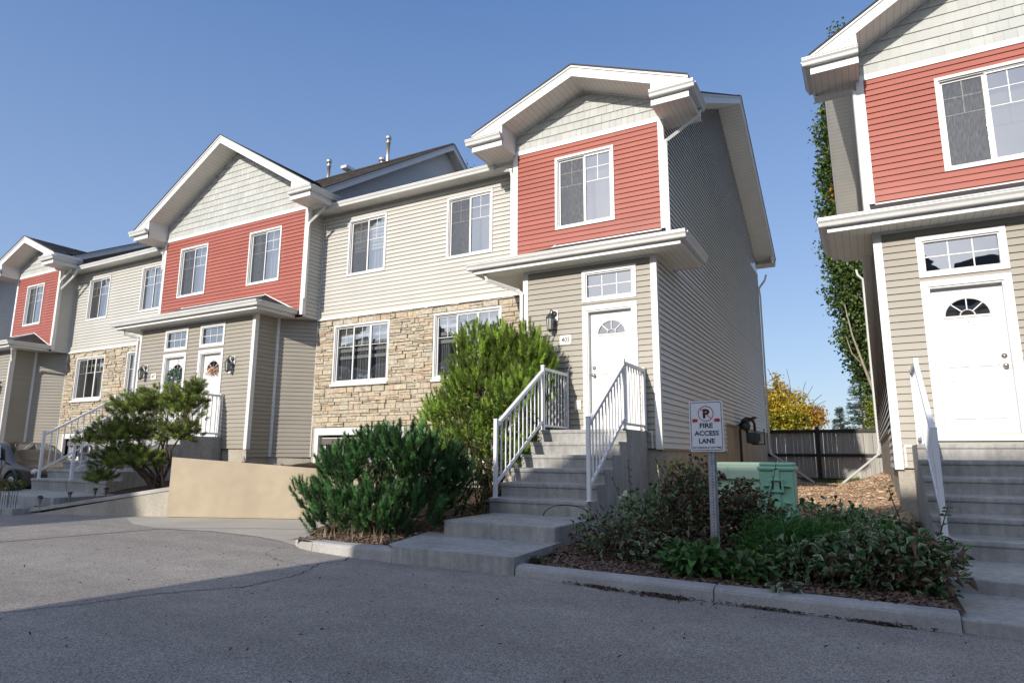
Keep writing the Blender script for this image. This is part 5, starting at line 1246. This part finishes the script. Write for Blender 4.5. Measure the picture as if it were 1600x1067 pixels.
leafy('broadleaf_weed', 'single pale-edged sprout hanging over the kerb top', 'weed', (-.66,5.66,.1), [(-.66,5.62,.12,.12,.08,.04)], K((VAR,1.)), 16, .1, stems=3)
leafy('yellow_flowered_weed', 'thin weed with yellow blooms left of the sign', 'weed', (-1.85,7.0,.12), [(-1.93,7.0,.95,.16,.12,.16),(-1.75,7.0,.92,.12,.1,.16)], K((('yellow_bloom',m_leafyg,1),1.),(GRN,.4)), 90, .05, stems=6)
leafy('pale_leaved_plant', 'plant with big pale shiny leaves in front of the steps side wall', 'plant', (-2.5,7.35,.12), [(-2.5,7.3,.48,.17,.12,.2)], [('pale_leaf', m_leafw, 1.)], 46, .085, stems=5, wratio=.75)
def ferny(name, label, base, lobes, n):
    r = thing(name, label, 'weed', base); P = []
    for l in lobes: k = n//len(lobes); d = unit(rng.normal(size=(k,3))); P.append(np.array(l[:3])+d*np.array(l[3:6])*(rng.random((k,1))**.4))
    P = np.concatenate(P); D = unit((P-np.array(base))*.9+rng.normal(size=P.shape)*.5); V, F, T = needles(P, D, rng.uniform(.07,.13,len(P)), 26, .026, w=.0042, spread=1.1); nmesh('feathery_foliage', V, F, m_fern, tint=T, parent=r)
    mb = MB(); limbs(mb, base, [tuple(P[i]) for i in rng.choice(len(P),22,replace=False)], .006, .002, n=4, sag=.05); mb.build('stem', m_stem, r)
ferny('ferny_weed', 'feathery bright green weed in front of the green pedestal', (-.85,6.65,.1), [(-.85,6.65,.34,.33,.3,.22),(-.6,6.6,.32,.28,.26,.22),(-.75,6.4,.3,.4,.25,.22),(-.45,6.5,.36,.25,.25,.2)], 1700)
ferny('ferny_weed', 'small feathery weed among the dogwoods at the right end', (.1,6.35,.1), [(.02,6.4,.34,.15,.14,.2),(.25,6.25,.34,.12,.12,.18),(-.2,6.35,.36,.2,.18,.18)], 520)
def whip(label, base, stems, leafm, size=.05):
    r = thing('tall_sapling', label, 'plant', base); mb = MB(); P = []; D = []
    for pts in stems:
        mb.tube(pts, [.007-.004*i/(len(pts)-1) for i in range(len(pts))], 5, cap=False)
        for a, b in zip(pts, pts[1:]):
            a, b = np.array(a), np.array(b)
            for t in np.arange(.3,1.01,.35): P.append(a+(b-a)*t); P.append(a+(b-a)*t); s = unit(rng.normal(size=3)*np.array([1,1,.3])); D += [s+[0,0,.2], -s+[0,0,.2]]
    P = np.array(P); D = np.array(D); V, F, _ = leaves(P, D, size*rng.uniform(.7,1.3,len(P)), size*.45*rng.uniform(.8,1.2,len(P))); nmesh('leaf', V, F, leafm, tint=np.repeat(rng.random(len(P))*2-1,6), parent=r); mb.build('stem', m_stem, r)
whip('tall thin red-stemmed sapling against the steps side wall', (-2.45,7.5,.15), [[(-2.45,7.5,.15),(-2.52,7.52,.5),(-2.55,7.55,.8),(-2.56,7.55,1.05)],[(-2.5,7.5,.2),(-2.62,7.5,.55),(-2.75,7.5,.85)]], m_leafd)
whip('dark-stemmed sapling leaning before the green pedestal', (-1.02,7.2,.2), [[(-1.02,7.2,.2),(-.98,7.2,.55),(-.9,7.22,.85),(-.86,7.25,1.05)]], m_leafb, .04)
whip('red-stemmed sapling leaning over the right house steps', (.3,6.35,.1), [[(.3,6.35,.1),(.22,6.4,.45),(.14,6.5,.75),(.12,6.55,.86)],[(.32,6.3,.1),(.42,6.35,.42),(.5,6.4,.65),(.53,6.4,.74)],[(.36,6.1,.1),(.5,6.1,.3),(.58,6.1,.45)]], m_leafd, .055)

def tree(name, label, base, h, trunk_r, lobes, m_leaf, nleaf, size, bark, cat_='tree', branches=12, group=None, two=None, clump=.22, trunk_top=None):
    r = thing(name, label, cat_, base, group); bx, by, bz = base; tt = trunk_top or (bx+random.uniform(-.2,.2), by, bz+h*.93)
    mb = MB(); pts = [Vector(base).lerp(Vector(tt), k/6)+Vector((random.gauss(0,.03*trunk_r*8) if 0 < k < 6 else 0, random.gauss(0,.03*trunk_r*8) if 0 < k < 6 else 0, 0)) for k in range(7)]
    mb.tube(pts, [trunk_r*(1-.88*k/6) for k in range(7)], 9, cap=False); mb.build('trunk', bark, r)
    P = []; vol = [(l[3]*l[4]*l[5])**.75 for l in lobes]; tot = sum(vol)
    for l, v in zip(lobes, vol):
        k = max(10,int(nleaf*v/tot)); nc = max(3,int(k/26)); cd = unit(rng.normal(size=(nc,3)))*(rng.random((nc,1))**.45); C_ = np.array(l[:3])+cd*np.array(l[3:6])
        P.append(C_[rng.integers(0,nc,k)]+rng.normal(size=(k,3))*clump*np.array([1,1,.9]))
    lb = MB()
    for l in lobes:
        zb = max(bz+.3, l[2]-l[5]*.9-.3); f = (zb-bz)/(tt[2]-bz); s = Vector(base).lerp(Vector(tt), min(.95,max(.05,f)))
        for _ in range(max(1,branches//len(lobes))): d = rng.normal(size=3); d /= np.linalg.norm(d); limbs(lb, s, [tuple(np.array(l[:3])+d*np.array(l[3:6])*.9)], trunk_r*.32, .008, n=5, sag=.15)
    lb.build('limb', bark, r)
    P = np.concatenate(P); D = rng.normal(size=P.shape)+np.array([0,0,-.2]); L = size*rng.uniform(.6,1.3,len(P)); V, F, _ = leaves(P, D, L, L*.8*rng.uniform(.8,1.1,len(P)))
    ti = np.repeat(rng.random(len(P))*2-1, 6)
    if two is None: nmesh('crown', V, F, m_leaf, tint=ti, parent=r)
    else: nmesh('crown', V, F, [m_leaf]+[t[0] for t in two], mi=np.repeat(np.select([ (t[1](P)) for t in two], [i+1 for i in range(len(two))], 0), 2), tint=ti, parent=r)
    return r
# column aspen behind the right house
al = [(.34,30,19.7,.22,.25,.85),(.28,30,18.4,.42,.4,1.0),(.12,30,17.0,.7,.6,1.2),(-.02,30,15.4,.95,.8,1.4),(-.02,30,13.6,.98,.85,1.5),(-.02,30,11.8,1.02,.9,1.5),(-.02,30,9.8,1.05,.95,1.5),(.05,30,7.9,1.05,.95,1.4),(.2,30,6.2,1.0,.9,1.2),(.4,30,4.8,.85,.8,.9),(.6,30,3.6,.6,.7,.8)]
tree('columnar_aspen', 'tall narrow dark green aspen behind the right townhouse', (.75,30,-.1), 20, .16, al, m_aspen, 34000, .15, m_paleb, branches=20, clump=.2, two=[(m_leafo, lambda P: (np.abs(P[:,2]-12.4) < .5)&(P[:,0] > -.6)&(rng.random(len(P)) < .6))])
b = MB(); b.tube([(.62,28.7,2.4),(.35,28.6,3.6),(.1,28.6,4.6),(-.22,28.6,5.9),(-.4,28.6,7.2)], [.07,.06,.05,.035,.015], 6); b.tube([(.05,28.6,4.7),(-.3,28.6,5.2),(-.45,28.6,5.9)], [.035,.025,.01], 5); tag(b.build('bare_branch', m_paleb, org=(.6,28.7,2.4)), 'pale bare branch standing in front of the columnar aspen', 'branch')
tree('columnar_aspen', 'aspen whose top just clears the roof left of the 405 gable', (-19.3,30,-.1), 18.6, .16, [(-19.3,30,8.5,1.1,1.,2.5),(-19.3,30,12.5,1.0,1.,2.4),(-19.4,30,15.6,.8,.7,1.8),(-19.7,30,17.6,.45,.4,.9),(-18.6,30,16.4,.5,.4,.8)], m_aspen, 3500, .13, m_paleb, branches=24)
tree('yellow_maple', 'golden yellow autumn tree above the fence between the houses', (-5.0,46,-.1), 6.6, .17, [(-5.4,46,4.9,1.15,1.2,1.2),(-4.4,46,4.4,1.2,1.2,1.15),(-3.4,46,3.8,1.05,1.,.85),(-6.6,46,4.2,1.2,1.2,1.2),(-4.9,46,3.3,1.9,1.5,1.0),(-2.85,46,3.4,.65,.7,.6),(-5.15,46,6.05,.33,.3,.6)], m_leafy, 12000, .15, m_bark, branches=40, clump=.2,
     two=[(m_leafo, lambda P: ((P[:,0] > -3.1)&(rng.random(len(P)) < .5))|((P[:,2] > 4.9)&(rng.random(len(P)) < .15))), (m_leafyg, lambda P: (P[:,2] < 4.0)&(P[:,0] < -3.2)&(rng.random(len(P)) < .6))])
b = MB(); limbs(b, (-4.0,46,3.5), [(-2.9,46,5.7),(-2.4,46,5.1),(-3.3,46,6.0),(-4.4,46,6.9),(-5.6,46,7.0),(-2.2,46,4.7)], .03, .009, n=4); tag(b.build('bare_twigs', m_stem, org=(-4,46,3.5)), 'bare twigs sticking out above the golden tree', 'twigs')
def conifer(name, label, base, h, rad, n, m):
    r = thing(name, label, 'tree', base); mb = MB(); mb.tube([base,(base[0],base[1],base[2]+h)], [.12,.015], 7, cap=False); mb.build('trunk', m_bark, r)
    P = []; D = []; br = MB()
    for k in range(n):
        t = rng.random()**.8; z = base[2]+h*(.06+.93*t); R = rad*(1-t)**.85*rng.uniform(.75,1.1)+.05; a = rng.random()*6.28; d = np.array([math.cos(a),math.sin(a),-.18+.35*t]); s = np.array([base[0],base[1],z]); br.tube([tuple(s),tuple(s+d*R)], [.018,.005], 3, cap=False)
        m_ = int(6+R*16)
        for j in range(m_): q = rng.random()**.6; P.append(s+d*R*q+rng.normal(size=3)*.03); D.append(d+rng.normal(size=3)*.45+np.array([0,0,-.1]))
    P = np.array(P); D = unit(np.array(D)); V, F, T = needles(P, D, rng.uniform(.1,.22,len(P)), 12, .07, w=.011, spread=1.); nmesh('crown', V, F, m, tint=T, parent=r); br.build('limb', m_bark, r)
conifer('blue_spruce', 'blue-green spruce half hidden by the right townhouse', (-.2,48,-.1), 7.6, 1.7, 260, m_spruce)
conifer('small_juniper', 'small rounded conifer left of the spruce above the fence', (-1.55,48,-.1), 4.5, 1.05, 150, m_spruce)
tree('lime_shrub', 'lime green bush under the aspen beside the right house corner', (.35,28,-.1), 3.3, .06, [(.3,28,2.3,.45,.5,.8),(.1,28,1.8,.45,.5,.6),(.45,28,3.0,.3,.3,.5)], m_leafyg, 2600, .085, m_stem, cat_='shrub', branches=12, clump=.1)

# ------------------------------------------------------------------ door decorations, car, small garden things
def wreath():
    r = thing('wreath', 'frosted green wreath hanging on door 407', 'wreath', (-15.98,10.36,3.03)); n = 900; a = rng.random(n)*6.283; c = np.array([-15.98,10.42,3.02]); ra = .215+rng.normal(size=n)*.035
    P = c+np.stack([ra*np.cos(a), rng.normal(size=n)*.03-.03, ra*np.sin(a)*1.05],1); D = np.stack([np.cos(a+.9), -.4+rng.normal(size=n)*.3, np.sin(a+.9)],1)+rng.normal(size=(n,3))*.5
    V, F, _ = leaves(P, D, rng.uniform(.06,.1,n), rng.uniform(.025,.04,n)); nmesh('wreath_leaves', V, F, m_wreath, tint=np.repeat(rng.random(n)*2-1,6), parent=r)
    b = MB(); b.tube([(-15.98,10.46,3.25),(-15.98,10.46,3.58)], .006, 5); b.build('hanger', m_darkp, r)
wreath()
r = thing('door_ornament', 'small peach autumn spray hanging on door 406', 'ornament', (-14.5,10.38,3.2)); n = 240
P = np.array([-14.5,10.44,3.2])+rng.normal(size=(n,3))*np.array([.11,.025,.045]); V, F, _ = leaves(P, rng.normal(size=(n,3))+np.array([0,-.5,0]), rng.uniform(.04,.07,n), rng.uniform(.025,.04,n)); nmesh('ornament_leaves', V, F, m_autumn, tint=np.repeat(rng.random(n)*2-1,6), parent=r)
b = MB(); b.tube([(-14.5,10.45,3.22),(-14.5,10.45,3.5)], .005, 5); b.build('hanger', m_darkp, r)

def car():
    x1, y0, y1 = -18.6, 8.5, 10.2; r = thing('parked_car', 'grey-brown car parked nose to the steps at the left edge', 'car', (-20.4,9.3,0))
    X = lambda d: x1-d
    # side outline stations: distance behind the nose, sill z, belt z, roof z, belt inset, roof inset
    st = [(0,.34,.56,.56,.32,.32),(.08,.24,.66,.66,.14,.2),(.3,.2,.73,.74,.06,.14),(.7,.2,.79,.81,.02,.12),(1.15,.2,.84,.88,.0,.12),(1.5,.2,.88,1.08,.0,.2),(2.0,.2,.90,1.33,.0,.26),(2.5,.2,.91,1.43,.0,.28),(3.1,.2,.92,1.42,.0,.28),(3.6,.2,.94,1.28,.0,.26),(4.05,.22,.95,1.05,.03,.2),(4.4,.28,.9,.95,.12,.2),(4.5,.36,.7,.72,.22,.28)]
    mb = MB(); rows = []
    for d, zs_, zb, zr_, ib, ir in st:
        row = []
        for s, y in ((1,y0),(-1,y1)):
            q = [(X(d),y+s*(ib+.03),zs_),(X(d),y+s*ib,zs_+.14),(X(d),y+s*(ib-.0),(zs_+zb)/2+.04),(X(d),y+s*(ib+.03),zb),(X(d),y+s*(ir+.02),zr_-.02),(X(d),y+s*(ir+.16),zr_)]
            row += q if s == 1 else q[::-1]
        rows.append(row)
    nr = len(rows[0]); mb.v = [p for row in rows for p in row]
    for i in range(len(rows)-1):
        for k in range(nr): k2 = (k+1) % nr; mb.f.append((i*nr+k,(i+1)*nr+k,(i+1)*nr+k2,i*nr+k2)); mb.m.append(0); mb.sm.append(True)
    mb.f += [tuple(range(nr)), tuple(range(len(mb.v)-1,len(mb.v)-nr-1,-1))]; mb.m += [0,0]; mb.sm += [True,True]
    bodyo = mb.build('body', m_car, r)
    md = bodyo.modifiers.new('sub','SUBSURF'); md.levels = 2; md.render_levels = 2
    for side, y, s in (('near',y0,-1),('far',y1,1)):
        g = MB(); yy = lambda z: y-s*(.012+ (z-.92)*.56*.9) + s*.02
        P = [(X(1.62),.97),(X(2.12),1.31),(X(2.55),1.385),(X(2.62),.985)]; g.poly([(a,yy(z),z) for a, z in P]); P = [(X(2.72),.99),(X(2.66),1.39),(X(3.1),1.38),(X(3.6),1.22),(X(3.7),1.02)]; g.poly([(a,yy(z),z) for a, z in P]); g.build('side_window', m_cglass, r)
        mi = MB(); mi.lathe([(0,-.1),(.05,-.08),(.07,0),(.05,.07),(0,.09)], (X(1.62),y+s*.12,.98), 10, axis='x'); mi.box(X(1.66),X(1.6),*sorted((y+s*.0,y+s*.1)),.94,.97); mi.build('wing_mirror', m_car, r)
        dr = MB(); dr.box(X(1.5),X(1.49),*sorted((y-s*.01,y+s*.004)),.3,.9); dr.box(X(2.64),X(2.63),*sorted((y-s*.01,y+s*.004)),.3,.9); dr.build('door_seam', m_ink, r)
        for wd in (.88, 3.55):
            c = (X(wd), y+s*(-.09), .31); ty = MB(); ty.lathe([(.18,-.1),(.29,-.11),(.315,-.08),(.315,.08),(.29,.11),(.18,.1)], c, 24, axis='y'); w = ty.build('wheel', m_tyre, r)
            rm = MB(); rm.lathe([(0,s*.07),(.06,s*.08),(.17,s*.105),(.2,s*.1),(.2,s*.02)], c, 20, axis='y'); rm.build('rim', m_rim, w)
            ar = MB(); ar.tube([(X(wd)+.36*math.cos(a), y+s*.012, .31+.36*math.sin(a)) for a in [math.pi*k/14 for k in range(15)]], .03, 6); ar.build('wheel_arch', m_darkp, r)
        hl = MB(); hl.lathe([(0,-.1),(.07,-.06),(.09,.02),(.05,.09),(0,.1)], (X(.2),y-s*.2,.62), 10, axis='x'); hl.build('headlight', m_lens, r)
    ws = MB(); ws.poly([(X(1.28),y0+.2,.925),(X(1.28),y1-.2,.925),(X(2.0),y1-.36,1.345),(X(2.0),y0+.36,1.345)]); ws.build('windscreen', m_cglass, r)
car()
SLG = 'solar path lights along the low wall'
def solar(x, y, z, label):
    r = thing('solar_light', label, 'garden light', (x,y,z), SLG); b = MB(); b.lathe([(.006,-.05),(.008,.1),(.02,.11),(.028,.2),(.04,.205)], (x,y,z), 10); b.build('lamp_stem', m_vent, r)
    b = MB(); b.lathe([(.042,.2),(.044,.225),(.0,.235)], (x,y,z), 12); b.build('lamp_cap', m_darkp, r)
solar(-13.05,6.2,.10,'solar light standing at the low end of the sloping wall'); solar(-13.2,6.75,.16,'solar light at the corner of the double steps pad'); solar(-13.1,7.15,.22,'solar light beside the pad in front of the right flight'); solar(-12.65,7.1,.24,'solar light nearest the sloping wall below the olive pine'); solar(-13.55,6.42,.1,'short solar light in front of the double steps pad')
r = thing('wire_edging', 'thin arched wire garden edging on the walk at far left', 'edging', (-14.2,6.1,.1))
b = MB()
for k in range(3): x = -14.6+k*.32; b.tube([(x,6.1,.08),(x,6.1,.38)]+[(x+.14-.14*math.cos(a),6.1,.38+.14*math.sin(a)) for a in [math.pi*j/8 for j in range(1,8)]]+[(x+.28,6.1,.38),(x+.28,6.1,.08)], .005, 4); b.tube([(x+.1,6.1,.08),(x+.1,6.1,.45)], .004, 4); b.tube([(x+.19,6.1,.08),(x+.19,6.1,.45)], .004, 4)
b.build('wire_arch', m_darkp, r)
leafy('flower_clump', 'low green clump with orange blooms beside the parked car', 'plant', (-16.55,7.3,.28), [(-16.6,7.25,.4,.42,.25,.12)], [('clump_leaf', m_leafg, 1.),('bloom', m_flower, .12)], 420, .07, stems=5)

# ------------------------------------------------------------------ camera, light, sky
h, f, yaw, pit, roll = 1.1134, 996.64, -.505314, .176355, .005454
fw = Vector((math.sin(yaw)*math.cos(pit), math.cos(yaw)*math.cos(pit), math.sin(pit))); r0 = Vector((math.cos(yaw), -math.sin(yaw), 0)); u0 = r0.cross(fw)
rt = r0*math.cos(roll)+u0*math.sin(roll); up = -r0*math.sin(roll)+u0*math.cos(roll)
cam = bpy.data.cameras.new('camera'); cam.sensor_width = 36; cam.lens = f/1600*36; cam.clip_start = .05; cam.clip_end = 2000
co = bpy.data.objects.new('camera', cam); COL.objects.link(co)
M4 = Matrix(((rt.x,up.x,-fw.x,0),(rt.y,up.y,-fw.y,0),(rt.z,up.z,-fw.z,h),(0,0,0,1))); co.matrix_world = M4; S.camera = co
sd = Vector((.13,1,-.41)).normalized()
sl = bpy.data.lights.new('sun','SUN'); sl.energy = SUN; sl.angle = math.radians(.55); sl.color = (1,.93,.82); so = bpy.data.objects.new('sun', sl); COL.objects.link(so); so.rotation_euler = sd.to_track_quat('-Z','Y').to_euler(); so.location = (-10,-30,30)
w = bpy.data.worlds.new('World'); S.world = w; w.use_nodes = True; nt = w.node_tree; bg = nt.nodes['Background']
sk = nt.nodes.new('ShaderNodeTexSky'); sk.sky_type = 'NISHITA'; sk.sun_disc = False; sk.sun_elevation = math.asin(-sd.z); sk.sun_rotation = math.atan2(-sd.x,-sd.y); sk.air_density = 1.0; sk.dust_density = .7; sk.ozone_density = 2.4
tcw = nt.nodes.new('ShaderNodeTexCoord'); sx = nt.nodes.new('ShaderNodeSeparateXYZ'); nt.links.new(tcw.outputs['Generated'], sx.inputs[0])
cr = nt.nodes.new('ShaderNodeValToRGB'); nt.links.new(sx.outputs['Z'], cr.inputs[0]); el = cr.color_ramp.elements
hz = [(0.,(.40,.50,.66)),(.06,(.37,.47,.665)),(.3,(.255,.378,.655)),(.62,(.112,.23,.515)),(1.,(.06,.16,.42))]   # clear hazy morning sky, horizon to zenith
while len(el) < len(hz): el.new(.5)
for e_, (ps, c) in zip(el, hz): e_.position = ps; e_.color = (*c,1)
vs = nt.nodes.new('ShaderNodeVectorMath'); vs.operation = 'SCALE'; vs.inputs['Scale'].default_value = 1/(SKY*2**EXPO); nt.links.new(cr.outputs[0], vs.inputs[0])
mxs = nt.nodes.new('ShaderNodeMix'); mxs.data_type = 'RGBA'; mxs.inputs[0].default_value = .75; nt.links.new(sk.outputs[0], mxs.inputs[6]); nt.links.new(vs.outputs[0], mxs.inputs[7])
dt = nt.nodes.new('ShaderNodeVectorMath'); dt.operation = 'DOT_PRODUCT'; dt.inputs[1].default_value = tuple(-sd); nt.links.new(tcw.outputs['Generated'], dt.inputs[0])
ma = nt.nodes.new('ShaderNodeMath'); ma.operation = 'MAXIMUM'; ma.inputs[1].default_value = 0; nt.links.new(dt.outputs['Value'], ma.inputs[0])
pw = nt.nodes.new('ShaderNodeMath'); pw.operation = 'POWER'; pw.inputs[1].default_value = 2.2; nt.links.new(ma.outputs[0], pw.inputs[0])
gl_ = nt.nodes.new('ShaderNodeVectorMath'); gl_.operation = 'SCALE'; gl_.inputs[0].default_value = (3.9,3.7,3.45); nt.links.new(pw.outputs[0], gl_.inputs['Scale'])   # broad sun-side sky glow, added to lift the fill in shaded areas
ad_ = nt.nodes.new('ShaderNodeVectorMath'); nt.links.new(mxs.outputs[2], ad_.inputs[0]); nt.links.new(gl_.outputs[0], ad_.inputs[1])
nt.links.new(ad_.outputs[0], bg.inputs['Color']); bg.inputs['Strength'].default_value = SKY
S.view_settings.view_transform = 'Standard'; S.view_settings.look = 'None'; S.view_settings.exposure = EXPO; S.view_settings.gamma = 1
S.cycles.max_bounces = 8; S.cycles.transparent_max_bounces = 16; S.cycles.caustics_reflective = False; S.cycles.caustics_refractive = False
